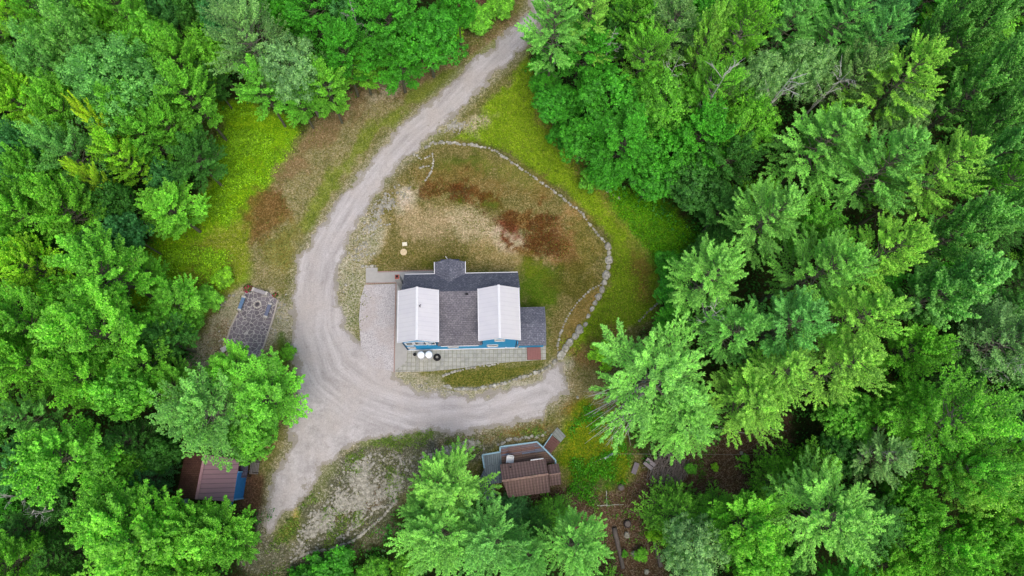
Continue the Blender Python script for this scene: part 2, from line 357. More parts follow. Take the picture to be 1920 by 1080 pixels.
g = obj('ground', np_mesh('ground', np.c_[P, Z], Fq, None, {'col_a': c1, 'col_b': c2, 'share': dn}), ground_mat(), smooth=True); tag(g, kind='structure')

# road: its own sheet, ragged gravel edge
lo = ROADW.min(0) - 1; hi = ROADW.max(0) + 1
P, Fq = grid_mesh(np.arange(lo[0], hi[0], .16), np.arange(lo[1], hi[1], .16))
s = sdist(P, ROADW) + (fbm(P, 1.1, 21, 5) - .5) * 1.6
keep = (s[Fq].mean(1) > 0); Fq = Fq[keep]; us, inv = np.unique(Fq, return_inverse=True); Fq = inv.reshape(Fq.shape); P = P[us]; s = s[us]
CL = gpoly([(1035, -70), (1000, 35), (945, 97), (890, 143), (825, 207), (768, 257), (715, 315), (672, 370), (632, 430), (605, 480), (592, 540), (592, 620), (620, 700), (680, 745), (780, 775), (900, 775), (1020, 740)])
cd = sdist(P, CL, False)
# along / across coordinates for the wheel marks
seg = np.linalg.norm(np.diff(CL, axis=0), axis=1); cum = np.r_[0, np.cumsum(seg)]; al = np.zeros(len(P)); bd = np.full(len(P), 1e9); ac = np.zeros(len(P))
for i in range(len(CL) - 1):
    ab = CL[i + 1] - CL[i]; t = np.clip((P - CL[i]) @ ab / (ab @ ab), 0, 1); r = P - CL[i] - t[:, None] * ab; dd = np.hypot(*r.T); m = dd < bd
    bd[m] = dd[m]; al[m] = cum[i] + t[m] * seg[i]; ac[m] = (np.sign(ab[0] * r[:, 1] - ab[1] * r[:, 0]) * dd)[m]
def road_mat():
    m = NT('road_gravel'); u = m.attr('along'); v = m.attr('across'); e = m.attr('edge'); tc = m.n('ShaderNodeTexCoord').outputs['Object']
    cb = m.n('ShaderNodeCombineXYZ'); m.l(m.math('MULTIPLY', u, .16), cb.inputs[0]); m.l(m.math('MULTIPLY', v, 1.5), cb.inputs[1])
    st = m.noise(1.0, 5, .68, cb.outputs[0]); big = m.noise(.22, 4, .6, tc); fine = m.noise(9, 4, .8, tc)
    iso = m.noise(.9, 6, .72, tc); far = m.ramp(m.math('ABSOLUTE', v), 1.8, 3.4); k_ = m.n('ShaderNodeMix'); m.l(far, k_.inputs[0]); m.l(st, k_.inputs[2]); m.l(iso, k_.inputs[3]); st = k_.outputs[0]
    c = m.mix(m.ramp(st, .36, .62), lin((164, 159, 158)), lin((194, 190, 190)))
    c = m.mix(m.ramp(big, .45, .68), c, lin((184, 177, 173)))
    c = m.mix(m.math('MULTIPLY', m.ramp(m.noise(1.3, 5, .7, tc), .56, .68), .35), c, lin((146, 138, 136)))
    c = m.mix(1, c, m.mix(m.ramp(fine, .34, .66), (.8, .8, .8), (1.17, 1.17, 1.17)), 'MULTIPLY')
    edge = m.math('MULTIPLY', m.math('SUBTRACT', m.math('ADD', m.ramp(e, .9, 0), m.math('MULTIPLY', m.noise(6, 3, .7, tc), 1.1)), 1.05), 6, True)
    c = m.mix(m.math('MULTIPLY', edge, .55), c, lin((128, 122, 100)))
    m.base(c); m.rough(.95, .15); m.bump(fine, .6, .05); return m.m
r = obj('road', np_mesh('road', np.c_[P, height(P) + .012], Fq, None, {'along': al, 'across': ac, 'edge': s}), road_mat(), smooth=True); tag(r, kind='structure')
print('ground done')

# ------------------------------------------------------------------ house
hp = G0(764.6, 656.7); HA = math.radians(1.186); hc, hs = math.cos(HA), math.sin(HA)
def HW(u, v, z=0): return (hp[0] + u * hc - v * hs, hp[1] + u * hs + v * hc, z)
def shingles(name, a, b, c, sc=1.0):
    m = NT(name); tc = m.n('ShaderNodeTexCoord').outputs['Object']; br = m.n('ShaderNodeTexBrick'); m.l(tc, br.inputs[0]); br.offset = .5
    br.inputs['Scale'].default_value = 1; br.inputs['Brick Width'].default_value = .32 * sc; br.inputs['Row Height'].default_value = .17 * sc; br.inputs['Mortar Size'].default_value = .012 * sc
    br.inputs['Color1'].default_value = (*lin(a), 1); br.inputs['Color2'].default_value = (*lin(b), 1); br.inputs['Mortar'].default_value = (*lin(tuple(v * .6 for v in a)), 1); br.inputs['Bias'].default_value = -.25
    f = m.noise(6, 2, .8, tc); k = m.math('MULTIPLY', m.math('SUBTRACT', f, .56), 12, True); c_ = m.mix(m.math('MULTIPLY', k, .5), br.outputs[0], lin(c))
    c_ = m.mix(1, c_, m.mix(m.ramp(m.noise(1.1, 4, .6, tc), .3, .7), (.85, .85, .88), (1.12, 1.12, 1.1)), 'MULTIPLY')
    m.base(c_); m.rough(.9, .2); m.bump(br.outputs[1], .5, .02); return m.m
SH = shingles('dark_shingles', (102, 105, 118), (120, 123, 136), (168, 171, 184)); SHW = shingles('warm_grey_shingles', (108, 106, 112), (126, 123, 129), (156, 154, 158))
def metal_roof(name, c, period=.42, axis_=1, dark=.86):
    m = NT(name); tc = m.n('ShaderNodeTexCoord').outputs['Object']; sp = m.n('ShaderNodeSeparateXYZ'); m.l(tc, sp.inputs[0])
    q = m.math('FRACT', m.math('DIVIDE', sp.outputs[axis_], period)); k = m.math('LESS_THAN', q, .13); c = lin(c)
    col = m.mix(k, c, tuple(v * dark for v in c)); col = m.mix(1, col, m.mix(m.ramp(m.noise(.8, 4, .6, tc), .3, .7), (.95, .95, .97), (1.03, 1.03, 1.02)), 'MULTIPLY')
    m.base(col); m.rough(.42, .4); h = m.math('ABSOLUTE', m.math('SUBTRACT', q, .065)); m.bump(m.ramp(h, .0, .1), .4, -.02); return m.m
WM = metal_roof('white_metal_roof', (218, 217, 220), .44, 1, .93)
BLUE = NT('blue_siding')
tc = BLUE.n('ShaderNodeTexCoord').outputs['Object']; sp = BLUE.n('ShaderNodeSeparateXYZ'); BLUE.l(tc, sp.inputs[0]); q = BLUE.math('FRACT', BLUE.math('DIVIDE', sp.outputs[2], .2))
BLUE.base(BLUE.mix(BLUE.math('LESS_THAN', q, .12), lin((34, 158, 214)), lin((26, 128, 180)))); BLUE.rough(.6, .3); BLUE = BLUE.m
DBLUE = plain('dark_blue_trim', (8, 62, 98), .6, .15); WHITE = plain('white_trim', (228, 230, 232), .5, .05); SLATE = plain('slate_sheet', (70, 76, 104), .7, .2)
BRICK = plain('brick_red', (150, 88, 78), .9, .25, 12); BLACK = plain('black_paint', (18, 18, 22), .5, .3); CONC = plain('concrete', (170, 168, 164), .9, .08, 2)
gm = NT('window_glass'); gm.base((.03, .04, .05)); gm.rough(.06, .6); GLASS = gm.m

house = thing('house', 'blue house with two white metal gable roofs and dark shingles beside the gravel drive', 'house', HW(0, 0, 0), HA)
W0, W1 = 0.02, 11.28           # wall span
w = MB()
w.box(((W0 + W1) / 2, 3.55, 1.37), (W1 - W0, 7.06, 2.66))
def gable_box(mb, u0, u1, v0, v1, z0, ze, zr):
    um = (u0 + u1) / 2; o = len(mb.v)
    for v in (v0, v1):
        mb.v += [(u0, v, z0), (u1, v, z0), (u1, v, ze), (um, v, zr), (u0, v, ze)]
    mb.f += [(o, o + 1, o + 2, o + 3, o + 4), (o + 9, o + 8, o + 7, o + 6, o + 5), (o, o + 5, o + 6, o + 1), (o + 1, o + 6, o + 7, o + 2), (o + 2, o + 7, o + 8, o + 3), (o + 3, o + 8, o + 9, o + 4), (o + 4, o + 9, o + 5, o)]
gable_box(w, .02, 3.28, .003, 4.75, 2.705, 5.0, 6.2); gable_box(w, 7.68, 11.1, .003, 4.75, 2.705, 5.0, 6.22)
gable_box(w, 3.2, 5.9, 7.085, 8.3, .04, 2.7, 3.6)
w.box((12.62, 1.8, 1.2), (2.66, 3.6, 2.3))
obj('wall', w, BLUE, house)
# main gable roof with east-west ridge
def prism_roof(pts, th=.14): return MB().slab(pts, th)
rdg = (4.93, 5.0)
obj('roof', prism_roof([(3.3, -.09, 2.80), (7.66, -.09, 2.80), (7.66, rdg[0], rdg[1]), (3.3, rdg[0], rdg[1])]), SHW, house)
obj('roof', prism_roof([(-.12, rdg[0] + .004, rdg[1] + .002), (11.55, rdg[0] + .004, rdg[1] + .002), (11.47, 7.3, 2.83), (-.08, 7.3, 2.83)]), SH, house)
# entry porch gable (ridge runs north-south)
for a, b in (((3.0, 2.83), (4.56, 3.85)), ((4.56, 3.85), (6.08, 2.83))):
    n_ = 6.35 if a[0] < 4 else 6.35
    if a[0] < 4: pts = [(a[0], 7.22, a[1]), (b[0], 6.2, b[1]), (b[0], 8.6, b[1]), (a[0], 8.55, a[1])]
    else: pts = [(a[0] + .004, 6.2, a[1]), (b[0], 7.22, b[1]), (b[0], 8.55, b[1]), (a[0] + .004, 8.6, a[1])]
    obj('roof', prism_roof(pts), SH, house)
# white metal wings
for (a, b, rz, nb) in ((-.37, 3.57, 1.61, 5.06), (7.39, 11.43, 9.42, 5.1)):
    zr = 6.48
    for (u0, z0, u1, z1) in ((a, 5.1, rz, zr), (rz, zr, b, 5.1)):
        e = .004 if u0 == rz else 0
        ro = obj('metal_roof', prism_roof([(u0 + e, -.02, z0), (u1, -.02, z1), (u1, nb, z1), (u0 + e, nb, z0)], .1), WM, house)
    obj('ridge_cap', MB().slab([(rz - .12, -.05, zr - .02), (rz, -.05, zr + .03), (rz, nb + .03, zr + .03), (rz - .12, nb + .03, zr - .02)], .03).slab([(rz, -.05, zr + .03), (rz + .12, -.05, zr - .02), (rz + .12, nb + .03, zr - .02), (rz, nb + .03, zr + .03)], .03), WHITE, house)
    t = MB()
    for u in (a, b): t.box((u, (nb - .02) / 2, 5.04), (.06, nb + .06, .17))
    for v in (-.05,):
        t.bar((a, v, 5.03), (rz, v, zr - .07), .05, .17); t.bar((rz, v, zr - .07), (b, v, 5.03), .05, .17)
    obj('fascia', t, WHITE, house)
# east lean-to
obj('roof', MB().slab([(11.29, -.2, 2.5), (14.03, -.2, 2.5), (14.03, 1.9, 3.15), (11.29, 1.9, 3.15)], .12).slab([(11.29, 1.904, 3.152), (14.03, 1.904, 3.152), (14.03, 3.72, 2.5), (11.29, 3.72, 2.5)], .12), SH, house)
obj('fascia', MB().bar((14.07, -.22, 2.42), (14.07, 1.9, 3.09), .05, .15).bar((14.07, 1.9, 3.09), (14.07, 3.74, 2.42), .05, .15), plain('grey_trim', (120, 124, 132)), house)
for c_, d_3 in (((1.45, 7.34, 2.78), (2.94, .07, .12)), ((8.8, 7.34, 2.78), (5.27, .07, .12)), ((2.96, 7.95, 2.79), (.07, 1.25, .12)), ((6.12, 7.95, 2.79), (.07, 1.25, .12))): obj('gutter', MB().box(c_, d_3), WHITE, house)
t = MB(); t.box((5.65, -.03, .1), (11.3, .07, .2)); obj('base_trim', t, WHITE, house); obj('gutter', MB().bar((3.6, -.13, 2.71), (7.35, -.13, 2.71), .05, .07), WHITE, house)
for c_, d_3 in (((.07, -.012, 2.6), (.12, .04, 4.7)), ((11.1, -.012, 2.6), (.1, .04, 4.7)), ((3.24, -.012, 3.9), (.1, .04, 2.2)), ((7.72, -.012, 3.9), (.1, .04, 2.2))): obj('corner_trim', MB().box(c_, d_3), DBLUE, house)
def window(u, z, ww, hh, v=0.0, trap=0):
    """a window of the south face with frame and pane; trap raises the right top corner"""
    fr = MB(); t = .15; y = v - .012
    fr.bar((u - ww / 2, y, z - hh / 2), (u + ww / 2, y, z - hh / 2), .05, t); fr.bar((u - ww / 2, y, z - hh / 2 + .05), (u - ww / 2, y, z + hh / 2 - trap / 2), t, .03)
    fr.bar((u + ww / 2, y, z - hh / 2 + .05), (u + ww / 2, y, z + hh / 2 + trap / 2), t, .03); fr.bar((u - ww / 2, y, z + hh / 2 - trap / 2), (u + ww / 2, y, z + hh / 2 + trap / 2), .03, t)
    f = obj('window', fr, WHITE, house)
    obj('pane', MB().box((u, v - .004, z - abs(trap) / 4), (ww - t, .016, hh - t - abs(trap) * .5)), GLASS, f)
window(.64, 3.95, .74, 1.5, trap=.3); window(1.72, 4.1, 1.15, 1.7); window(2.78, 3.95, .74, 1.5, trap=-.3); window(.6, 1.5, .66, 1.3); window(4.75, 1.6, .95, 1.2); window(8.72, 1.7, 1.0, 1.25); window(9.42, 4.9, .9, 1.2)
window(.6, 1.55, .6, .75); window(4.75, 1.6, .9, .9); window(8.72, 1.75, .95, .8); window(9.42, 5.0, .85, .7); window(2.2,1.5,.05,.05) if False else None
obj('vent_pipe', MB().tube([(1.9, 3.15, 6.1), (1.9, 3.15, 6.75), (2.02, 3.22, 6.85)], [.05, .05, .05], 8), BLACK, house)
obj('roof_vent', MB().box((6.31, 4.55, 5.27), (.28, .16, .14)), BLACK, house)
obj('gable_canopy', MB().slab([(3.72, 8.46, 2.7), (5.35, 8.46, 2.7), (5.5, 8.95, 2.45), (3.55, 8.95, 2.45)], .08), SLATE, house)
obj('flagpole', MB().tube([(4.5, 8.5, 3.2), (4.15, 8.95, 3.5)], [.03, .03], 6), WHITE, house)
ch = obj('chimney', MB().box((-.46, 6.42, 2.6), (.5, .5, 5.2)), plain('grey_block', (158, 156, 152), .9, .12, 5), house)
obj('chimney_cap', MB().box((-.46, 6.42, 5.27), (.42, .42, .14)), BRICK, ch); obj('flue', MB().box((-.46, 6.42, 5.4), (.2, .2, .14)), BLACK, ch)
obj('chimney_flashing', MB().slab([(-.2, 6.2, 3.0), (-.03, 6.2, 3.2), (-.03, 6.6, 3.2), (-.2, 6.6, 3.0)], .2), SLATE, ch)
obj('downpipe', MB().bar((11.32, -.04, .1), (11.32, -.04, 2.4), .07), WHITE, house); obj('wall_lamp', MB().box((10.1, -.06, .6), (.14, .1, .14)), WHITE, house)

# paving: concrete walks, brick edging, paver terrace, floor sheets one above the other
def sheet(pts, z, th=.05): return MB().slab([(*p[:2], z) for p in pts], th)
def hpx(pts): return [tuple(G0(x, y)) for x, y in pts]
def pavers(name, a, b, mort, w_=.42, h_=.42, off=0):
    m = NT(name); tc = m.n('ShaderNodeTexCoord').outputs['Object']; br = m.n('ShaderNodeTexBrick'); m.l(tc, br.inputs[0]); br.offset = off
    for k_, v_ in (('Scale', 1), ('Brick Width', w_), ('Row Height', h_), ('Mortar Size', .022)): br.inputs[k_].default_value = v_
    br.inputs['Color1'].default_value = (*lin(a), 1); br.inputs['Color2'].default_value = (*lin(b), 1); br.inputs['Mortar'].default_value = (*lin(mort), 1)
    c = m.mix(m.math('MULTIPLY', m.ramp(m.noise(1.6, 6, .75, tc), .48, .6), .4), br.outputs[0], lin((128, 130, 118)))
    c = m.mix(1, c, m.mix(m.ramp(m.noise(5, 4, .7, tc), .3, .7), (.88, .88, .88), (1.1, 1.1, 1.1)), 'MULTIPLY'); m.base(c); m.rough(.9, .2); m.bump(br.outputs[1], .4, -.02); return m.m
PAV = pavers('grey_pavers', (178, 177, 168), (160, 160, 154), (134, 134, 118))
p = obj('gravel_pad', sheet(hpx([(684, 534), (676, 560), (673, 600), (677, 650), (700, 690), (738, 697), (741.5, 532)]), .03), NT('pad_gravel').m); tag(p, kind='structure')
m_ = NT('pad_stone'); tc = m_.n('ShaderNodeTexCoord').outputs['Object']; c_ = m_.mix(m_.ramp(m_.noise(11, 4, .8, tc), .36, .64), lin((140, 136, 138)), lin((212, 208, 208))); m_.base(m_.mix(m_.math('MULTIPLY', m_.ramp(m_.noise(.5, 4, .6, tc), .45, .65), .5), c_, lin((178, 166, 160)))); m_.rough(.95, .15); p.data.materials[0] = m_.m
p = obj('walkway', sheet([p for p in hpx([(686, 530), (686, 502), (708, 502), (708, 511), (813, 508), (813, 519), (765, 521), (778, 560), (778, 650), (778, 668), (762, 678), (740, 696), (743, 530)])][::-1], .045), CONC); tag(p, kind='structure')
p = obj('terrace', sheet(hpx([(739, 698), (810, 696), (860, 691), (900, 685), (930, 681), (1023.5, 674), (1023.5, 648), (764, 654), (762, 677)]), .055), PAV); tag(p, kind='structure')
EB = plain('edging_brick', (166, 140, 132), .9, .2, 9)
for a, b, lb_ in (((686, 532), (743, 530), 'short run of brick edging across the top of the gravel parking strip'), ((743, 530), (739, 698), 'long brick edging between the gravel parking strip and the house walk'), ((708, 510), (812, 507), 'thin brick edging along the north side of the concrete walk')):
    be = MB(); A = G0(*a); B = G0(*b); n_ = int(np.linalg.norm(B - A) / .22)
    for i in range(n_):
        q = A + (B - A) * (i + .5) / n_; be.box((q[0], q[1], .04 + rnd.uniform(0, .012)), (.2, .1, .1), math.atan2(B[1] - A[1], B[0] - A[0]))
    tag(obj('brick_edging', be, EB), lb_, 'edging')

# water barrels by the front wall
for i, (u, v, lab) in enumerate(((1.48, -.7, 'left white round barrel against the blue front wall'), (2.27, -.68, 'right white round barrel, between the other barrel and the black hose reel'))):
    t = thing('barrel', lab, 'barrel', HW(u, v, .055), HA, 'white barrels against the front wall')
    obj('drum', MB().tube([(0, 0, 0), (0, 0, .3), (0, 0, .34), (0, 0, .8), (0, 0, .84), (0, 0, 1.15)], [.33, .36, .34, .34, .36, .34], 20), plain('barrel_plastic', (205, 210, 215), .4, .06), t, True)
    obj('lid', MB().tube([(0, 0, 1.12), (0, 0, 1.2), (0, 0, 1.24), (0, 0, 1.27)], [.37, .37, .3, .08], 20), plain('barrel_lid', (240, 242, 245), .35, .03), t, True)
t = thing('hose_reel', 'round coil of black hose on the pavers right of the white barrels', 'hose', HW(3.02, -.82, .055)); m = MB()
for k in range(5):
    rr = .36 - k * .045; m.tube([(rr * math.cos(a), rr * math.sin(a), .05 + .02 * k) for a in np.linspace(0, 6.283, 20)], [.035] * 20, 6, False)
obj('hose', m, BLACK, t, True); obj('hub', MB().tube([(0, 0, 0), (0, 0, .22)], [.07, .06], 10), plain('hub_grey', (185, 185, 180)), t)
t = thing('planter', 'small dark leafy pot in the corner left of the white barrels', 'pot', HW(.75, -.5, .055)); obj('pot', MB().tube([(0, 0, 0), (0, 0, .25)], [.14, .18], 10), BLACK, t)
t = thing('platform', 'dark red wooden platform on the pavers at the east end of the terrace', 'platform', HW(12.98, -.66, .055), HA)
m = MB()
for k in range(8): m.box((-.59 + k * .17, 0, .13), (.155, 1.25, .05))
obj('board', m, plain('maroon_boards', (146, 100, 96), .8, .12, 8), t); obj('skirt', MB().box((0, 0, .05), (1.42, 1.3, .1)), plain('maroon_edge', (112, 70, 66)), t)
for (u, v, w_, lab) in ((2.62, 7.75, .9, 'black slatted box tucked left of the entry gable behind the house'), (6.78, 7.72, 1.1, 'black slatted box tucked right of the entry gable behind the house')):
    t = thing('storage_box', lab, 'box', HW(u, v, .05), HA, 'black boxes beside the entry'); m = MB()
    obj('body', MB().box((0, 0, .3), (w_, .5, .6)), BLACK, t)
    for k in range(5): m.box((0, -.2 + k * .1, .63), (w_ + .04, .06, .03))
    obj('lid', m, plain('black_slat', (40, 40, 46)), t)
# lids of the buried tank
q = G(759, 458); t = thing('tank_cover', 'square white cover lying on the dry mound north of the house', 'cover', q, .1); obj('slab', MB().box((0, 0, .06), (.5, .38, .12)), plain('white_cover', (232, 226, 205)), t)
q = G(757, 473); t = thing('tank_cover', 'round beige lid on the dry mound just below the square cover', 'cover', q); obj('slab', MB().tube([(0, 0, 0), (0, 0, .12), (0, 0, .15)], [.36, .36, .28], 20), plain('beige_cover', (216, 196, 158)), t)

# ------------------------------------------------------------------ stone walls and rows
STONE = NT('pale_stone'); oi = STONE.n('ShaderNodeObjectInfo'); tc = STONE.n('ShaderNodeTexCoord').outputs['Object']
cc = STONE.mix(STONE.ramp(STONE.noise(3, 5, .75, tc), .32, .68), lin((112, 112, 98)), lin((206, 203, 192))); cc = STONE.mix(1, cc, STONE.mix(oi.outputs['Random'], (.8, .79, .78), (1.1, 1.1, 1.1)), 'MULTIPLY'); STONE.base(cc); STONE.rough(.95, .2); STONE.bump(STONE.noise(9, 4, .7, tc), .6, .03); STONE = STONE.m
def path_pts(px, step):
    W = [G(x, y) for x, y in px]; o = []; carry = 0
    for a, b in zip(W[:-1], W[1:]):
        L = np.linalg.norm(b - a); t = carry
        while t < L: o.append((a + (b - a) * t / L, math.atan2(b[1] - a[1], b[0] - a[0]))); t += step
        carry = t - L
    return o
def stone_row(name, lab, cat, px, size, step=None, jit=.06, skip=0.0, big=None, group=None):
    base = G(*px[0]); t = thing(name, lab, cat, base, 0, group); pts = path_pts(px, step or size * 2.0)
    rest = MB(); n = 0
    for (p_, a) in pts:
        if rnd.random() < skip: continue
        s_ = size * rnd.uniform(.6, 1.3)
        c = (p_[0] - base[0] + rnd.uniform(-jit, jit), p_[1] - base[1] + rnd.uniform(-jit, jit), hz(p_[0], p_[1]) - base[2] + s_ * .1)
        if n < 95: obj('stone', MB().rock(c, s_, s_ * .8, rnd, rnd.uniform(1, 1.35), a), STONE, t); n += 1
        else: rest.rock(c, s_, s_ * .8, rnd, 1.2, a)
    if rest.v: tag(obj('small_stone', rest, STONE, t), kind='stuff')
    return t
stone_row('stone_wall', 'long curved wall of big pale boulders round the east side of the mound', 'stone wall', [(1141, 462), (1144, 480), (1142, 500), (1137, 512), (1134, 525), (1131, 538), (1127, 550), (1120, 560), (1113, 573), (1105, 590), (1098, 605), (1085, 622), (1075, 633), (1066, 648), (1058, 660), (1044, 676), (1034, 684)], .38, .84, .12)
stone_row('stone_wall', 'thin curving row of small pale stones along the north edge of the mound', 'stone wall', [(905, 275), (930, 284), (950, 297), (990, 325), (1030, 352), (1060, 375), (1090, 400), (1112, 428), (1130, 450), (1138, 460)], .15, .35, .08)
stone_row('stone_row', 'straggling band of rubble leading from the drive to the curved row', 'stone row', [(800, 276), (812, 268), (830, 266), (850, 268), (870, 273), (905, 275)], .2, .3, .16)
stone_row('stone_row', 'inner dotted row of small pale stones right of the dark shingled lean-to', 'stone row', [(1127, 532), (1105, 545), (1085, 565), (1070, 585), (1058, 605), (1050, 630), (1045, 650), (1047, 668)], .13, .34, .04)
stone_row('stone_wall', 'low stone edge curving below the front grass bed', 'stone wall', [(1030, 688), (1010, 697), (985, 706), (950, 717), (920, 725), (885, 730), (850, 730), (830, 722)], .2, .4, .06)
stone_row('stone_row', 'short stone edge between the paver terrace and the grass bed', 'stone row', [(832, 704), (845, 699), (870, 692), (900, 687), (935, 682)], .13, .3, .05, .1)
stone_row('stone_row', 'short column of pale stones at the north-west corner of the mound', 'stone row', [(811, 289), (813, 300), (812, 312), (807, 325), (797, 340)], .15, .3, .04)
stone_row('stone_row', 'small hook of stones beside the drive above the mound', 'stone row', [(777, 290), (790, 298), (803, 295), (812, 290)], .13, .32, .06)
stone_row('stone_row', 'small zigzag of stones under the hook beside the drive', 'stone row', [(788, 314), (798, 313), (808, 310)], .13, .32, .06)
stone_row('stone_row', 'short dotted row of stones near the drive, highest of three left of the covers', 'stone row', [(695, 430), (712, 423), (733, 420)], .13, .3, .06)
stone_row('stone_row', 'short dotted row of stones near the drive, middle of three left of the covers', 'stone row', [(683, 480), (706, 475)], .13, .34, .06)
stone_row('stone_row', 'short dotted row of stones along the top of the concrete walk', 'stone row', [(680, 500), (708, 498)], .15, .34, .06)
stone_row('stone_row', 'row of flat stones slanting from the right tree line to the big pine', 'stone row', [(1236, 567), (1215, 585), (1196, 605)], .14, .3, .04)
stone_row('stone_row', 'scatter of pale stones at the edge of the bright lawn under the leafy wood', 'stone row', [(1126, 344), (1140, 358), (1162, 373)], .14, .35, .2)
stone_row('stone_row', 'uppermost row of stones stepping down the rocky bank', 'stone row', [(735, 945), (703, 955), (679, 980), (649, 1000), (630, 1008)], .12, .24, .08)
stone_row('stone_row', 'longest row of stones at the foot of the rocky bank', 'stone row', [(742, 940), (715, 972), (691, 992), (661, 1015), (625, 1028), (580, 1036), (546, 1052)], .15, .24, .06)
stone_row('stone_row', 'two or three long stones lying slantwise on the rocky bank', 'stone row', [(635, 947), (641, 953), (649, 960)], .16, .35, .04)
stone_row('stone_row', 'thin white edging stones on the rocky bank left of the long stones', 'stone row', [(616, 957), (619, 965), (623, 975)], .1, .22, .03)
stone_row('stone_row', 'line of pale rocks just above the deck of the brown roofed cabin', 'stone row', [(935, 832), (950, 826), (975, 823), (1000, 818), (1025, 812)], .16, .32, .12)
stone_row('stone_row', 'grey rocks between the leafy wood and the fieldstone patio', 'stone row', [(398, 578), (410, 572), (440, 550)], .14, .5, .2)
# loose stones on the bank: uncountable
def scatter(poly_px, n, smin, smax, dens=None, soft=0):
    pw = gpoly(poly_px); lo, hi = pw.min(0), pw.max(0); o = []
    while len(o) < n:
        q = nr.uniform(lo, hi, (n * 2, 2)); q = q[sdist(q, pw) > 0]
        if dens is not None: q = q[nr.random(len(q)) < dens(q) * (sstep(sdist(q, pw), 0, soft) if soft else 1)]
        o += list(q)
    return np.array(o[:n])
mb = MB()
def bank_d(q): return sstep(fbm(q, .55, 33, 4), .4, .68) + .05
for pl, n, a, b in (([(590, 930), (650, 850), (780, 840), (900, 825), (920, 845), (780, 875), (745, 935), (690, 1000), (560, 1055), (520, 1050)], 2400, .05, .16),
                    ([(650, 930), (700, 890), (770, 870), (745, 935), (700, 970)], 800, .06, .18), ([(770, 860), (800, 840), (890, 820), (905, 832), (850, 855)], 420, .06, .18),
                    ([(740, 705), (830, 720), (880, 745), (800, 745)], 200, .03, .08), ([(545, 545), (455, 545), (380, 640), (420, 690), (545, 640)], 300, .04, .11),
                    ([(680, 400), (740, 330), (780, 350), (730, 430), (690, 480), (640, 560), (650, 480)], 450, .04, .13), ([(780, 225), (870, 215), (900, 240), (830, 262)], 180, .04, .13)):
    for q in scatter(pl, n, a, b, bank_d, 2.2):
        s_ = rnd.uniform(a, b) * (1.5 if rnd.random() < .06 else 1); mb.rock((q[0], q[1], hz(*q)), s_, s_ * .7)
tag(obj('loose_stones', mb, STONE), 'loose pale stones littering the slope and gravel edges', 'stones', kind='stuff')

# ------------------------------------------------------------------ fieldstone patio with benches and fire ring
FL = NT('fieldstone'); tc = FL.n('ShaderNodeTexCoord').outputs['Object']; vo = FL.n('ShaderNodeTexVoronoi', feature='DISTANCE_TO_EDGE'); v2 = FL.n('ShaderNodeTexVoronoi')
wv = FL.n('ShaderNodeVectorMath', operation='ADD'); nz = FL.noise(1.2, 2, .5, tc, 1); sc_ = FL.n('ShaderNodeVectorMath', operation='SCALE'); sc_.inputs['Scale'].default_value = .35; FL.l(nz, sc_.inputs[0]); FL.l(tc, wv.inputs[0]); FL.l(sc_.outputs[0], wv.inputs[1])
for v in (vo, v2): v.inputs['Scale'].default_value = 2.3; v.inputs['Randomness'].default_value = .85; FL.l(wv.outputs[0], v.inputs['Vector'])
k = FL.math('LESS_THAN', vo.outputs['Distance'], .045); cst = FL.mix(v2.outputs['Color'], lin((104, 98, 104)), lin((134, 128, 134)))
cst = FL.mix(1, cst, FL.mix(FL.ramp(FL.noise(6, 4, .7, tc), .3, .7), (.85, .85, .85), (1.12, 1.12, 1.12)), 'MULTIPLY')
FL.base(FL.mix(k, cst, lin((184, 180, 176)))); FL.rough(.9, .2); FL.bump(FL.ramp(vo.outputs['Distance'], 0, .08), .5, .02); FL = FL.m
fp = [(460, 547.5), (476, 541), (505, 549), (521.7, 563.3), (512, 600), (495, 650), (482, 674), (455, 670), (435, 661.7), (425.8, 640), (433, 615), (446.7, 586.7)]
pt = thing('patio', 'patio of irregular dark flagstones with pale joints left of the drive', 'patio', G(475, 600)); b0 = np.array(pt.location)
obj('flagstone', MB().slab([tuple(G0(x, y) - b0 + np.array([0, 0, .09])) for x, y in fp][::-1], .2), FL, pt)
m = MB()
for a, b in zip([(521.7, 563.3), (512, 600), (495, 650), (482, 674), (455, 670), (435, 661.7), (425.8, 640), (433, 615)], [(512, 600), (495, 650), (482, 674), (455, 670), (435, 661.7), (425.8, 640), (433, 615), (446.7, 586.7)]):
    A = G0(*a) - b0; B = G0(*b) - b0; A[2] = B[2] = .1; m.bar(A, B, .16, .14)
obj('border', m, plain('patio_border', (176, 168, 158), .9, .2, 7), pt)
def bench(a, b, w_, lab, c):
    A = G0(*a); B = G0(*b); L = np.linalg.norm(B - A); t = thing('bench', lab, 'bench', ((A + B) / 2 + np.array([0, 0, hz(*A[:2])])) + np.array([0, 0, .09]), math.atan2(B[1] - A[1], B[0] - A[0]), 'stone benches around the fire ring')
    mt = plain('bench_ends', (190, 186, 180), .9, .1)
    obj('seat', MB().box((0, 0, .42), (L, w_ * .86, .09)), c, t)
    for s_ in (-1, 1): obj('leg', MB().box((s_ * (L / 2 - .09), 0, .235), (.2, w_, .47)), mt, t)
bench((476, 544), (504, 553), .42, 'pale grey bench across the top end of the flagstone patio', plain('bench_grey', (158, 154, 158), .8))
bench((461, 557), (451, 584), .42, 'blue-grey bench along the left side of the flagstone patio', plain('bench_blue', (98, 126, 160), .8))
bench((510, 570), (500, 597), .42, 'slate grey bench along the right side of the flagstone patio', plain('bench_slate', (108, 114, 138), .8))
q = G(483, 571, .09); t = thing('fire_ring', 'round stone fire ring in the middle of the flagstone patio', 'fire ring', q)
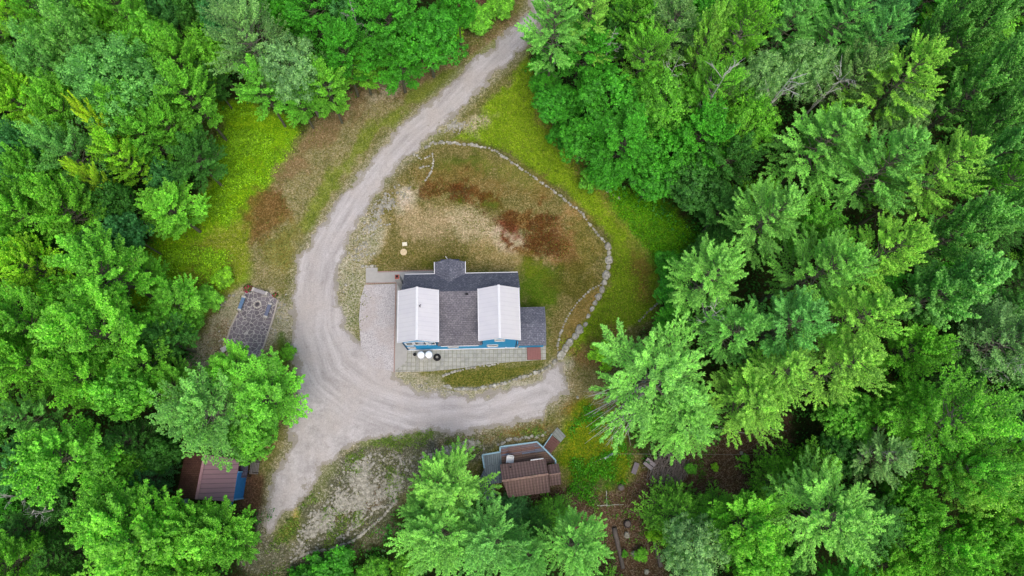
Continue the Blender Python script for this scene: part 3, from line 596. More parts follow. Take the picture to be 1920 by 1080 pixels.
for k in range(12):
    a = k * math.pi / 6; obj('stone', MB().rock((.36 * math.cos(a), .36 * math.sin(a), .05), .105, .14, rnd, 1, a), plain('ring_stone', (196, 192, 184)) if k == 0 else bpy.data.materials['ring_stone'], t)
obj('ash', MB().tube([(0, 0, 0), (0, 0, .04)], [.28, .28], 14), plain('ash', (120, 112, 116)), t); obj('kettle', MB().tube([(0, 0, .04), (0, 0, .14), (0, 0, .17)], [.14, .17, .1], 12), plain('iron', (70, 68, 74)), t)

for (a, b, r_, lab) in ((465, 541, .5, 'crimson flower bush at the top left corner of the flagstone patio'), (516.5, 554, .3, 'smaller crimson flower bush at the top right corner of the flagstone patio')):
    q = G(a, b); t = thing('flower_bush', lab, 'flowers', q, 0, 'crimson flower bushes'); m = MB(); m2 = MB()
    for k in range(260):
        d = np.array([rnd.gauss(0, 1), rnd.gauss(0, 1), abs(rnd.gauss(.4, .8))]); d /= np.linalg.norm(d); c = d * r_ * rnd.uniform(.6, 1.1); e = np.array([rnd.gauss(0, 1), rnd.gauss(0, 1), rnd.gauss(0, .4)]); e /= np.linalg.norm(e); f = np.cross(d, e); w_ = rnd.uniform(.05, .09)
        (m if k % 2 else m2).poly([c - e * w_, c - f * w_, c + e * w_, c + f * w_])
    obj('flower', m, plain('petal', (166, 44, 76), .7, .25), t); obj('leaf', m2, plain('bush_leaf', (60, 110, 40), .7, .25), t)

# ------------------------------------------------------------------ brown roofed cabin with deck
def corr(name, a, b, period, rot):
    m = NT(name); tc = m.n('ShaderNodeTexCoord').outputs['Object']; mp = m.n('ShaderNodeMapping'); mp.inputs['Rotation'].default_value = (0, 0, rot); m.l(tc, mp.inputs[0]); sp = m.n('ShaderNodeSeparateXYZ'); m.l(mp.outputs[0], sp.inputs[0])
    wv = m.math('SINE', m.math('MULTIPLY', sp.outputs[0], 6.283 / period)); row = m.math('FRACT', m.math('DIVIDE', sp.outputs[1], .27))
    c = m.mix(m.ramp(wv, -1, 1), lin(a), lin(b)); c = m.mix(m.math('MULTIPLY', m.math('LESS_THAN', row, .14), .5), c, lin(tuple(v * .6 for v in a)))
    c = m.mix(m.math('MULTIPLY', m.ramp(m.noise(1.3, 5, .75, tc), .5, .68), .55), c, lin((128, 104, 98)))
    m.base(c); m.rough(.8, .3); m.bump(wv, .8, .03); return m.m
CA = math.radians(8.3); cb = G0(985, 892); cbz = -1.7; cabin = thing('cabin', 'small cabin with brown tiled roofs and a wooden deck below the turnaround', 'cabin', (cb[0], cb[1], cbz), 0)
def CP(px, py, z): q = G0(px, py, z); return (q[0] - cb[0], q[1] - cb[1], z - cbz)
CR = corr('brown_roof_tiles', (108, 88, 84), (136, 112, 106), .3, -CA); ZE, ZR = 1.5, 2.6
obj('roof', MB().slab([CP(942, 902, ZR), CP(1028, 889, ZR), CP(1023, 860, ZE), CP(937.5, 871, ZE)], .1), CR, cabin)
obj('roof', MB().slab([CP(953.5, 933, ZE), CP(1032, 923, ZE), CP(1028, 889, ZR), CP(942, 902, ZR)][:], .1), CR, cabin)
obj('ridge_cap', MB().bar(CP(941, 902, ZR + .03), CP(1028.5, 889, ZR + .03), .2, .08), plain('mossy_ridge', (148, 122, 110), .9, .35, 4), cabin)
obj('roof', MB().slab([CP(1030, 890.5, 2.1), CP(1051, 887, 2.1), CP(1047, 869, 1.4), CP(1027, 871.5, 1.4)], .08), CR, cabin); obj('roof', MB().slab([CP(1031, 911, 1.4), CP(1052.5, 908.3, 1.4), CP(1051, 887, 2.1), CP(1030, 890.5, 2.1)], .08), CR, cabin)
obj('ridge_cap', MB().bar(CP(1030, 890.5, 2.13), CP(1051.5, 887, 2.13), .14, .06), bpy.data.materials['mossy_ridge'], cabin)
cw = plain('brown_boards', (96, 72, 60), .9, .3, 4)
obj('wall', MB().slab([CP(952, 929, 1.4), CP(1028, 919, 1.4), CP(1020, 865, 1.4), CP(942, 875, 1.4)], 3.1), cw, cabin); obj('wall', MB().slab([CP(1030, 907, 1.3), CP(1049, 905, 1.3), CP(1044.5, 872, 1.3), CP(1026, 875, 1.3)], 3), cw, cabin)
def boards(name, a, b, w_, rot):
    m = NT(name); tc = m.n('ShaderNodeTexCoord').outputs['Object']; mp = m.n('ShaderNodeMapping'); mp.inputs['Rotation'].default_value = (0, 0, rot); m.l(tc, mp.inputs[0]); br = m.n('ShaderNodeTexBrick'); m.l(mp.outputs[0], br.inputs[0])
    for k_, v_ in (('Scale', 1), ('Brick Width', 2.6), ('Row Height', w_), ('Mortar Size', .012), ('Bias', .0)): br.inputs[k_].default_value = v_
    br.inputs['Color1'].default_value = (*lin(a), 1); br.inputs['Color2'].default_value = (*lin(b), 1); br.inputs['Mortar'].default_value = (*lin(tuple(v * .5 for v in a)), 1)
    c = m.mix(1, br.outputs[0], m.mix(m.ramp(m.noise(3, 4, .7, tc), .3, .7), (.85, .85, .85), (1.12, 1.12, 1.12)), 'MULTIPLY'); m.base(c); m.rough(.85, .2); m.bump(br.outputs[1], .5, -.02); return m.m
DZ = .1
DB = boards('brown_grey_deck', (128, 98, 88), (112, 124, 142), .16, -CA); DG = boards('grey_deck', (112, 124, 130), (126, 138, 142), .2, math.radians(85)); DBR = boards('brown_deck', (122, 100, 88), (136, 114, 100), .2, -CA)
obj('deck', MB().slab([CP(940, 858, DZ), CP(1030, 845, DZ), CP(1017.5, 838.5, DZ), CP(1006.7, 829, DZ), CP(938, 838, DZ)], .12), DB, cabin)
obj('deck', MB().slab([CP(941, 872, DZ), CP(1041, 868, DZ), CP(1041, 862, DZ), CP(1030.3, 845.2, DZ), CP(940.2, 858.2, DZ)], .13), DBR, cabin)
obj('deck', MB().slab([CP(908, 878, DZ), CP(919, 908, DZ), CP(941.5, 905, DZ), CP(939.7, 848, DZ), CP(904.5, 853, DZ)], .12), DG, cabin)
LB = plain('pale_blue_rail', (140, 176, 190), .6, .12)
rl = MB(); rail = [(908, 877), (904.2, 853), (937.7, 847.5), (937.7, 837.8), (1006.7, 828.6), (1017.3, 838)]; rail2 = [(1017.3, 838), (1030.8, 851.7), (1041.4, 862.5), (1042.2, 869)]; po = MB()
for R_ in (rail, rail2):
    for a, b in zip(R_[:-1], R_[1:]):
        A = np.array(CP(*a, DZ + .95)); B = np.array(CP(*b, DZ + .95)); rl.bar(A, B, .14, .05); lo_ = np.array([0, 0, -.45]); rl.bar(A + lo_, B + lo_, .05, .08)
        n_ = max(1, int(np.linalg.norm(B - A) / 1.3))
        for i in range(n_ + 1): q = A + (B - A) * i / n_; po.box((q[0], q[1], q[2] - .5), (.1, .1, .96), CA)
obj('railing', rl, LB, cabin); obj('rail_post', po, LB, cabin)
leg = MB()
for px_, py_ in ((906, 856), (936, 850), (940, 840), (972, 835), (1005, 831), (1028, 850), (1038, 866), (912, 900)):
    q = CP(px_, py_, DZ - .12); leg.box((q[0], q[1], q[2] / 2 - .1), (.12, .12, q[2] + .2))
obj('deck_post', leg, cw, cabin)
# east steps (treads) and landing
e0, e1 = np.array(CP(1017.5, 838.5, DZ)), np.array(CP(1034, 849, DZ)); f0, f1 = np.array(CP(1034, 814.5, DZ)), np.array(CP(1051, 829.5, DZ))
st = MB()
for k in range(6):
    a, b = k / 6, (k + .9) / 6; z_ = .08 * (3 - k)*.5
    q = [e0 + (f0 - e0) * a, e1 + (f1 - e1) * a, e1 + (f1 - e1) * b, e0 + (f0 - e0) * b]; st.slab([(x[0], x[1], x[2] - .02 - .05 * k) for x in q], .07)
obj('stair', st, plain('brown_treads', (108, 76, 72), .85, .15), cabin); obj('railing', MB().bar(e0 + [0, 0, .9], f0 + [0, 0, .65], .09, .06).bar(f0 + [0, 0, .65], f0 + [0, 0, -.5], .08), LB, cabin)
obj('landing', MB().slab([CP(1034, 814, DZ - .33), CP(1051, 829.5, DZ - .33), CP(1061, 817.5, DZ - .33), CP(1045, 801, DZ - .33)], .1).slab([CP(1032, 811, DZ - .45), CP(1034.5, 813.5, DZ - .45), CP(1044, 801.5, DZ - .45), CP(1040, 799, DZ - .45)], .1), boards('grey_landing', (138, 144, 138), (124, 130, 128), .3, math.radians(50)), cabin)
# west landing, ramp and lower landing
DG2 = boards('slate_deck', (92, 104, 114), (108, 120, 128), .2, math.radians(58))
obj('deck', MB().slab([CP(903, 890, DZ - .02), CP(919, 913, DZ - .02), CP(921, 909, DZ - .02), CP(919, 880, DZ - .02), CP(908, 878, DZ - .02)], .12), DG2, cabin)
st = MB(); A0, A1 = np.array(CP(901, 900, DZ - .1)), np.array(CP(914, 921, DZ - .1)); B0, B1 = np.array(CP(890, 912, DZ - 1)), np.array(CP(904, 933, DZ - 1))
g0, g1 = np.array(CP(903, 890, DZ - .05)), np.array(CP(917, 913, DZ - .05)); k0, k1 = np.array(CP(893, 905, DZ - .9)), np.array(CP(909, 929, DZ - .9))
for k in range(5):
    a, b = k / 5, (k + .85) / 5; q = [g0 + (k0 - g0) * a, k0 * 0 + g0 + (k0 - g0) * b, g1 + (k1 - g1) * b, g1 + (k1 - g1) * a]; st.slab([tuple(x) for x in q], .06)
obj('stair', st, plain('slate_treads', (104, 112, 124), .85, .15), cabin)
obj('landing', MB().slab([CP(907, 934, DZ - .5), CP(913, 942, DZ - .5), CP(932, 927, DZ - .5), CP(927, 914, DZ - .5)], .1), plain('green_grey_boards', (98, 112, 114), .85, .15), cabin)
obj('railing', MB().bar(CP(905, 926, DZ + .5), CP(927.5, 913, DZ + .6), .07, .07), plain('pale_rail', (190, 204, 196)), cabin)
obj('awning_tube', MB().tube([CP(995, 862.8, ZE + .12), CP(1019, 859.6, ZE + .12)], [.05, .05], 8), WHITE, cabin)
obj('stove_pipe', MB().tube([CP(957, 876, ZE), CP(957, 876, ZE + .6)], [.09, .09], 10), BLACK, cabin)
ck = G0(956, 862, DZ); t = thing('deck_chair', 'white square chair standing on the cabin deck beside the brown roof', 'chair', (ck[0], ck[1], DZ), -.12); cwm = plain('white_plastic', (226, 230, 232), .5, .04)
obj('seat', MB().box((0, 0, .4), (.55, .6, .08)), cwm, t); obj('backrest', MB().bar((-.0, .33, .4), (0, .42, .85), .55, .05), cwm, t)
for sx in (-1, 1):
    obj('armrest', MB().box((sx * .32, 0, .62), (.09, .72, .05)), cwm, t)
    for sy in (-1, 1): obj('leg', MB().box((sx * .3, sy * .28, .3), (.06, .06, .6)), cwm, t)

# ------------------------------------------------------------------ shed in the lower left wood
sb = G0(400, 905); shed = thing('shed', 'shed with brown shingle slope, pinkish metal slope and bright blue side wall', 'shed', (sb[0], sb[1], 0))
def SP(px, py, z): q = G0(px, py, z); return (q[0] - sb[0], q[1] - sb[1], z)
PK = metal_roof('pink_metal', (148, 116, 124), .42, 1, .55)
ze, zr = 2.5, 4.3
obj('metal_roof', MB().slab([SP(368.3, 935.6, zr), SP(437, 941, ze), SP(449, 862, ze), SP(384, 852, zr)], .1), PK, shed)
obj('roof', MB().slab([SP(330.8, 932, ze), SP(367.8, 935.5, zr), SP(383.5, 852, zr), SP(347, 848, ze)], .1), shingles('brown_shingles', (96, 66, 58), (112, 78, 70), (124, 90, 80)), shed)
obj('ridge_cap', MB().bar(SP(368, 936, zr + .03), SP(384, 852, zr + .03), .24, .06), plain('pink_cap', (168, 130, 138)), shed)
dk = plain('dark_boards', (52, 44, 42), .9, .3)
obj('wall', MB().slab([SP(338, 928, 2.4), SP(436, 936, 2.4), SP(447, 866, 2.4), SP(352, 852, 2.4)], 2.5), dk, shed)
gx, gy, _ = SP(437, 937, 2.45); hx, hy, _ = SP(446, 885, 2.45)
obj('side_wall', MB().bar((gx + .02, gy, 1.25), (hx + .02, hy, 1.25), .08, 2.5), plain('bright_blue_boards', (44, 122, 186), .6, .12, 2), shed)
obj('corner_trim', MB().bar((gx + .08, gy, 0), (gx + .08, gy, 2.5), .12).bar((hx + .08, hy, 0), (hx + .08, hy, 2.5), .12), plain('pale_blue_trim', (110, 160, 200)), shed)
obj('air_conditioner', MB().box((SP(347, 940, 1.0)[0], SP(347, 940, 1.0)[1], 1.0), (.5, .45, .4), .1), plain('unit_grey', (130, 150, 172), .6), shed)
q = G0(463, 876); t = thing('lean_to', 'dark slate roofed wood store between the blue shed wall and the drive', 'wood store', (q[0], q[1], 0), -.05)
obj('roof', MB().slab([(-.75, -.95, 1.7), (.6, -.95, 1.45), (.6, .9, 1.45), (-.75, .9, 1.7)], .08), shingles('slate_roof', (72, 70, 84), (84, 82, 98), (110, 108, 122)), t)
for a in (-.65, .5):
    for b in (-.85, .8): obj('post', MB().box((a, b, .7), (.09, .09, 1.4)), dk, t)
q = G0(480, 876); t = thing('pallet', 'weathered grey wooden frame leaning right of the slate roofed wood store', 'pallet', (q[0], q[1], 0), -.05); m = MB()
for k in range(6): m.box((-.35 + k * .14, 0, .5 - .02 * k), (.1, 1.3, .04))
obj('slat', m, plain('weathered_wood', (120, 116, 112), .9, .2), t); obj('rail', MB().box((0, -.5, .44), (.95, .08, .08)).box((0, .5, .44), (.95, .08, .08)), dk, t)
q = G0(432, 955); t = thing('blue_plank', 'long blue plank lying half hidden in leaves below the shed', 'plank', (q[0], q[1], .3), math.radians(72)); obj('board', MB().box((0, 0, .03), (2.0, .22, .05)), plain('plank_blue', (24, 120, 170)), t)

# ------------------------------------------------------------------ wheelbarrow, planks, stumps, logs
q = G(425, 655); t = thing('wheelbarrow', 'small wheelbarrow with pale tray at the lower left corner of the flagstone patio', 'wheelbarrow', q, math.radians(35))
obj('tray', MB().slab([(-.4, -.28, .55), (.4, -.22, .5), (.4, .22, .5), (-.4, .28, .55)], .12), plain('pale_tray', (196, 192, 190)), t); obj('wheel', MB().tube([(.5, -.05, .2), (.5, .05, .2)], [.2, .2], 14), BLACK, t)
for s_ in (-1, 1): obj('handle', MB().bar((.45, s_ * .06, .25), (-.95, s_ * .27, .6), .045), BLACK, t)
for s_ in (-1, 1): obj('leg', MB().bar((-.25, s_ * .22, .45), (-.3, s_ * .22, 0), .04), BLACK, t)
WW = plain('weathered_plank', (132, 124, 130), .9, .2, 5)
q = G(1190, 878); t = thing('plank_seat', 'weathered grey board on low blocks, left of the twin boards by the brush pile', 'plank', q, math.radians(68)); obj('board', MB().box((0, 0, .3), (1.15, .5, .07)), WW, t)
for s_ in (-1, 1): obj('support', MB().box((s_ * .38, 0, .13), (.14, .4, .26)), dk, t)
q = G(1216, 870); t = thing('picnic_bench', 'bench of two weathered boards at the left edge of the brush pile', 'bench', q, math.radians(-40))
for s_ in (-1, 1): obj('board', MB().box((0, s_ * .22, .42 + s_ * .03), (1.05, .36, .06)), plain('pale_plank', (150, 142, 146), .9, .2), t)
for s_ in (-1, 1): obj('leg', MB().box((s_ * .38, 0, .19), (.08, .7, .38)), dk, t)
q = G(1141, 855); t = thing('anchor_post', 'short blue-grey post lying in the yellow-green grass where the thin wire ends', 'post', q, math.radians(30)); obj('shaft', MB().tube([(-.25, 0, .12), (.5, 0, .2)], [.12, .12], 8), plain('bluegrey', (130, 144, 158)), t); obj('end_cap', MB().tube([(-.5, 0, .12), (-.24, 0, .12)], [.14, .14], 8), plain('cap_white', (205, 215, 220)), t)
A = G(1148, 851, .3); B = G(1700, 854, 1.6); B2 = A + (B - A) * .5; B2[2] -= .1
tag(obj('wire', MB().tube([A, B2, B], [.012] * 3, 5), plain('wire_grey', (150, 150, 145))), 'thin grey wire stretched from the grass across the brown clearing', 'wire')
def log(a, b, r0, r1, lab, mat=BARK, name='log', cat='log'):
    A = G(*a); B = G(*b); A[2] += r0 * .8; B[2] += r1 * .8; o = A.copy(); m = MB(); n_ = 7
    pts = [A + (B - A) * i / n_ - o + np.array([rnd.uniform(-.03, .03), rnd.uniform(-.03, .03), 0]) for i in range(n_ + 1)]
    m.tube(pts, [r0 + (r1 - r0) * i / n_ for i in range(n_ + 1)], 10); L = obj(name, m, mat, None, True); L.location = tuple(o); tag(L, lab, cat)
GL = plain('grey_log', (104, 96, 92), .9, .25, 4)
log((1151, 989), (1168, 1066), .26, .2, 'thick grey log on the brown soil, left of the tyre-like stump', GL); log((1224, 1008), (1239, 1062), .16, .22, 'slimmer grey log on the brown soil under the dark firs', GL)
log((1140, 856), (1110, 868), .03, .02, 'thin pale stick lying in the grass left of the short post', DEAD, 'stick', 'stick')
log((1340, 800), (1395, 812), .05, .03, 'pale fallen branch across the brown clearing, upper one', DEAD, 'fallen_branch', 'branch'); log((1400, 797), (1475, 808), .05, .03, 'long pale fallen branch at the right of the brown clearing', DEAD, 'fallen_branch', 'branch'); log((1415, 800), (1445, 830), .04, .03, 'short slanting fallen branch in the brown clearing', DEAD, 'fallen_branch', 'branch')
log((1137, 920), (1138, 950), .05, .03, 'upright-looking pale branch on bare soil left of the small stump', DEAD, 'fallen_branch', 'branch'); log((1120, 948), (1170, 946), .05, .02, 'pale branch lying level below the small stump', DEAD, 'fallen_branch', 'branch')
for (a, b, r_, h_, lab, mt) in ((1164, 914, .3, .25, 'small grey tree stump at the lower edge of the green slope', GL), (1176, 982, .36, .35, 'dark round stump in the middle of the brown soil', plain('dark_stump', (58, 52, 52)))):
    q = G(a, b); t = thing('stump', lab, 'stump', q); obj('bark', MB().tube([(0, 0, -.1), (0, 0, h_)], [r_ * 1.2, r_], 12), mt, t); obj('cut_face', MB().tube([(0, 0, h_), (0, 0, h_ + .02)], [r_ * .75, r_ * .7], 12), plain('cut_wood', (112, 104, 100)), t)
for (a, b, s_, lab) in ((1390, 849, .2, 'single white stone on the brown soil under the wire'), (1175, 1003, .35, 'pale boulder below the dark stump'), (1188, 1038, .3, 'pale stone between the log and the small green bush'), (1212, 1072, .3, 'grey stone at the bottom of the brown soil'), (1083, 745, .16, 'single pale stone beside the end of the gravel turnaround')):
    q = G(a, b); o = obj('boulder', MB().rock((0, 0, 0), s_, s_ * .8), STONE); o.location = tuple(q); tag(o, lab, 'stone')
q = G(1252, 878); t = thing('brush_pile', 'heap of bare grey branches under the big pine', 'brush pile', q); m = MB()
for k in range(260):
    a = rnd.uniform(0, 6.28); rr = 1.9 * math.sqrt(rnd.random()); c = np.array([rr * math.cos(a), rr * math.sin(a) * .8, rnd.uniform(.05, .9) * (1 - rr / 2.4)])
    dr = np.array([rnd.gauss(.25, .5), rnd.gauss(1, .4), rnd.gauss(0, .15)]); dr /= np.linalg.norm(dr); L = rnd.uniform(.4, 1.2); bnd = np.array([rnd.gauss(0, .1), rnd.gauss(0, .1), .05])
    m.tube([c - dr * L, c + bnd, c + dr * L], [.03, .024, .01], 4, False)
obj('branch', m, plain('grey_twigs', (142, 132, 126), .9, .3), t)
print('objects done')
# ------------------------------------------------------------------ trees: one master mesh per kind, copied tree by tree
def unit(v): return v / (np.linalg.norm(v, axis=-1, keepdims=True) + 1e-9)
def leaf_mesh(name, Cn, T, N, L, W, rn, cl, mat):
    """kite shaped leaves: centre, long axis, normal, length, width"""
    T = unit(T - (T * N).sum(1, keepdims=True) * N); B = np.cross(N, T); L = L[:, None] / 2; W = W[:, None] / 2
    V = np.stack([Cn - T * L, Cn + B * W - T * L * .1, Cn + T * L, Cn - B * W - T * L * .1], 1).reshape(-1, 3)
    n = len(Cn); Fq = np.arange(4 * n).reshape(n, 4); me = np_mesh(name, V, Fq, {'rnd': rn, 'clump': cl}); me.materials.append(mat); return me
def broadleaf(seed, R=4.0, H=15.0, lobes=13, nclump=330, per=60, leaf=.2, sig=.27, depth=.30, mat=FOL, bark=BARK, spiky=0.0):
    g = np.random.default_rng(seed); rr = random.Random(seed); zc = H * .68; ax = np.array([R, R, H * depth])
    i = np.arange(lobes); ph = i * 2.39996 + g.uniform(0, 6); ct = 1 - (i + .5) / lobes * 1.45; st = np.sqrt(np.clip(1 - ct ** 2, 0, 1))
    D = np.stack([st * np.cos(ph), st * np.sin(ph), ct], 1) + g.normal(0, .12, (lobes, 3)); D = unit(D)
    big = lobes > 20; LC = D * ax * g.uniform(.42, .86 if big else .72, (lobes, 1)); LR = R * g.uniform(.17 if big else .26, .34 if big else .43, lobes)
    pts = []; own = []
    while len(pts) < nclump:
        j = g.integers(lobes); d = unit(g.normal(0, 1, 3) + D[j] * .7); p = LC[j] + d * LR[j] * np.array([1, 1, .85]) * (1 + spiky * g.random())
        if any(np.linalg.norm((p - LC[k]) / LR[k]) < .8 for k in range(lobes) if k != j): continue
        pts.append(p); own.append(d)
    pts = np.array(pts); own = np.array(own); n = nclump * per; idx = np.repeat(np.arange(nclump), per)
    cs = sig * g.uniform(.7, 1.35, nclump)[idx][:, None]
    off = g.normal(0, 1, (n, 3)); off = unit(off) * np.abs(g.normal(.75, .35, (n, 1))) * cs; off += own[idx] * cs * .5
    Cn = pts[idx] + off + np.array([0, 0, zc]); N = unit(unit(off) * .75 + own[idx] * .35 + np.array([0, 0, .45]) + g.normal(0, .42, (n, 3)))
    T = unit(off + own[idx] * .2 + g.normal(0, .5, (n, 3))); L = leaf * g.uniform(.65, 1.3, n)
    k = n // 5; jn = g.integers(0, lobes, k); q = LC[jn] + unit(g.normal(0, 1, (k, 3))) * (LR[jn] * g.uniform(.35, .85, k))[:, None] + [0, 0, zc]
    Cn = np.r_[Cn, q]; T = np.r_[T, g.normal(0, 1, (k, 3))]; N = np.r_[N, unit(g.normal(0, .5, (k, 3)) + [0, 0, .8])]; L = np.r_[L, leaf * 1.7 * g.uniform(.7, 1.3, k)]; cl_ = np.r_[g.random(nclump)[idx], g.random(lobes)[jn]]
    crown = leaf_mesh('crown', Cn, T, N, L, L * g.uniform(.55, .85, n + k), g.random(n + k), cl_, mat)
    m = MB(); top = zc + .1 * H; th = [(0, 0, -.4), (rr.uniform(-.2, .2), rr.uniform(-.2, .2), H * .3), (rr.uniform(-.4, .4), rr.uniform(-.4, .4), zc * .85), (0, 0, top)]
    m.tube(th, [R * .055, R * .042, R * .028, R * .006], 7)
    for k in range(lobes):
        a = np.array([0, 0, zc * rr.uniform(.6, .85)]); b = LC[k] + [0, 0, zc]; mid = (a + b) / 2 + [0, 0, -.3]
        m.tube([a, mid, b], [R * .016, R * .010, R * .004], 5, False)
        for q in range(3):
            j = rr.randrange(nclump); 
            if np.linalg.norm(pts[j] - LC[k]) < LR[k] * 1.25: c = pts[j] + [0, 0, zc]; m.tube([b, (b + c) / 2 + [0, 0, .1], c], [.02, .013, .006], 3, False)
    tr = m.mesh('trunk'); tr.materials.append(bark); return crown, tr
def pine(seed, R=4.6, H=20.0, z0=.42, whorls=12, per=5, plumes=5, nt=44, blades=5, bl=.23, up0=6, up1=56, pw=.15, mat=NEED, dead=10, wide=.3, dome=False, spread=.3, bark=None):
    g = np.random.default_rng(seed); rr = random.Random(seed); m = MB(); Cs = []; Ts = []; Ns = []; Ls = []; cl = []
    m.tube([(0, 0, -.4), (0, 0, H * .4), (rr.uniform(-.2, .2), rr.uniform(-.2, .2), H * .75), (0, 0, H * .985)], [.26, .19, .07, .01], 7)
    def plume(o, d, ln, wd, tone):
        n = max(8, int(nt * ln / 1.6)); t = g.random(n) ** .7; prof = (1 - t ** 2.2) * .9 * np.clip(t * 4, .3, 1) + .12
        u = unit(np.cross(d, [0, 0, 1.])); v = np.cross(u, d); a = g.normal(0, .5, n) * prof * wd; b = g.normal(0, .26, n) * prof * wd
        c = o + d * (t * ln)[:, None] + u * a[:, None] + v * b[:, None]
        ax = unit(d * .95 + u * (a / wd)[:, None] * 1.0 + np.array([0, 0, .22]) + g.normal(0, .13, (n, 3)))
        c = np.repeat(c, blades, 0); ax = np.repeat(ax, blades, 0); k = n * blades; dd = unit(ax + g.normal(0, spread, (k, 3))); L = bl * g.uniform(.65, 1.25, k)
        Cs.append(c + dd * (L / 2)[:, None]); Ts.append(dd); Ns.append(unit(np.array([0, 0, 1.]) + g.normal(0, .55, (k, 3)))); Ls.append(L); cl.append(np.full(k, tone))
    for w in range(whorls):
        s = w / (whorls - 1.0); z = H * (z0 + (1 - z0) * s ** .92 * .97); off = rr.uniform(0, 6.28); nb = per + (1 if rr.random() < .4 else 0)
        for b in range(nb):
            az = off + b * 6.283 / nb + rr.uniform(-.35, .35); el = math.radians(up0 + (up1 - up0) * s ** 1.2 + rr.uniform(-7, 9)); ln = ((R * (1 - s ** 2.2) ** .5 * .95 * (.75 + .25 * min(1, s * 4)) + .5) if dome else (R * (1 - s) ** .72 * (1 if s > .15 else .8) + .5)) * rr.uniform(.5, 1.2)
            d = np.array([math.cos(az) * math.cos(el), math.sin(az) * math.cos(el), math.sin(el)]); o = np.array([0, 0, z]); tip = o + d * ln + [0, 0, .06 * ln * ln * .3]
            mid = o + d * ln * .5 - [0, 0, .05 * ln]; m.tube([o, mid, tip], [.05 + .012 * ln, .035, .012], 4, False); tone = rr.random()
            npl = max(2, int(round(plumes * (ln / R) ** .6 * 1.3)))
            for q in range(npl):
                f = 1 - .62 * q / npl; pa = az + (0 if q == 0 else (1 if q % 2 else -1) * rr.uniform(.25, .65)); pl = ln * (.54 if q == 0 else rr.uniform(.38, .56)) + .35; pe = el + rr.uniform(.0, .35)
                pd = np.array([math.cos(pa) * math.cos(pe), math.sin(pa) * math.cos(pe), math.sin(pe)]); st = o + (tip - o) * (f - .35 if q == 0 else f * .78)
                m.tube([st, st + pd * pl * .8], [.025, .008], 3, False); plume(st, pd, pl, pw * (.7 + .3 * ln / R) * 2.0, min(1, max(0, tone * .6 + rr.random() * .5)))
    for q in range(9):
        az = q * 2.4 + rr.uniform(-.3, .3); el = math.radians(rr.uniform(15, 60)); zz_ = H * rr.uniform(.86, .95); plume(np.array([0, 0, zz_]), np.array([math.cos(az) * math.cos(el), math.sin(az) * math.cos(el), math.sin(el)]), rr.uniform(.7, 1.2) * R / 4.5, pw * 2.2, rr.random())
    plume(np.array([0, 0, H * .93]), np.array([0.05, 0, 1.]), .9, .4, .9)
    for q in range(dead):
        az = rr.uniform(0, 6.28); z = H * rr.uniform(.22, z0 + .12); ln = R * rr.uniform(.35, .7); a = np.array([0, 0, z]); b = a + [math.cos(az) * ln, math.sin(az) * ln, ln * .1]; m.tube([a, (a + b) / 2 - [0, 0, .15], b], [.045, .03, .01], 4, False)
        for k in range(4): c = a + (b - a) * rr.uniform(.4, .9); a2 = az + rr.uniform(-.9, .9); m.tube([c, c + [math.cos(a2) * .8, math.sin(a2) * .8, .1]], [.015, .006], 3, False)
    Cn = np.concatenate(Cs); L = np.concatenate(Ls); n = len(Cn)
    crown = leaf_mesh('crown', Cn, np.concatenate(Ts), np.concatenate(Ns), L, L * wide, g.random(n), np.concatenate(cl), mat)
    tr = m.mesh('trunk'); tr.materials.append(bark or BARK); return crown, tr
def spray(seed, R=4.0, H=15.0, leaf=.2, bark=BARK, per=6): return pine(seed, R, H, .44, 10, per, 5, 34, 3, leaf, 8, 74, .27, FOL, 0, .68, True, .75, bark)
def deadtree(seed, H=13, R=1.5, n=12):
    rr = random.Random(seed); m = MB(); m.tube([(0, 0, -.3), (.1, 0, H * .5), (rr.uniform(-.4, .4), rr.uniform(-.4, .4), H)], [.14, .085, .015], 6)
    for k in range(n):
        z = H * rr.uniform(.45, .97); az = rr.uniform(0, 6.28); ln = R * rr.uniform(.4, 1.1); a = np.array([0, 0, z]); b = a + [math.cos(az) * ln, math.sin(az) * ln, ln * rr.uniform(.6, 1.6)]
        m.tube([a, (a + b) / 2 + [rr.uniform(-.25, .25), rr.uniform(-.25, .25), -.1], b], [.035, .025, .01], 4, False)
        for q in range(4):
            c = a + (b - a) * rr.uniform(.35, .9); a2 = az + rr.uniform(-1.1, 1.1); l2 = ln * rr.uniform(.25, .5); m.tube([c, c + [math.cos(a2) * l2, math.sin(a2) * l2, l2 * rr.uniform(.1, .8)]], [.018, .007], 3, False)
    return m.mesh('trunk')
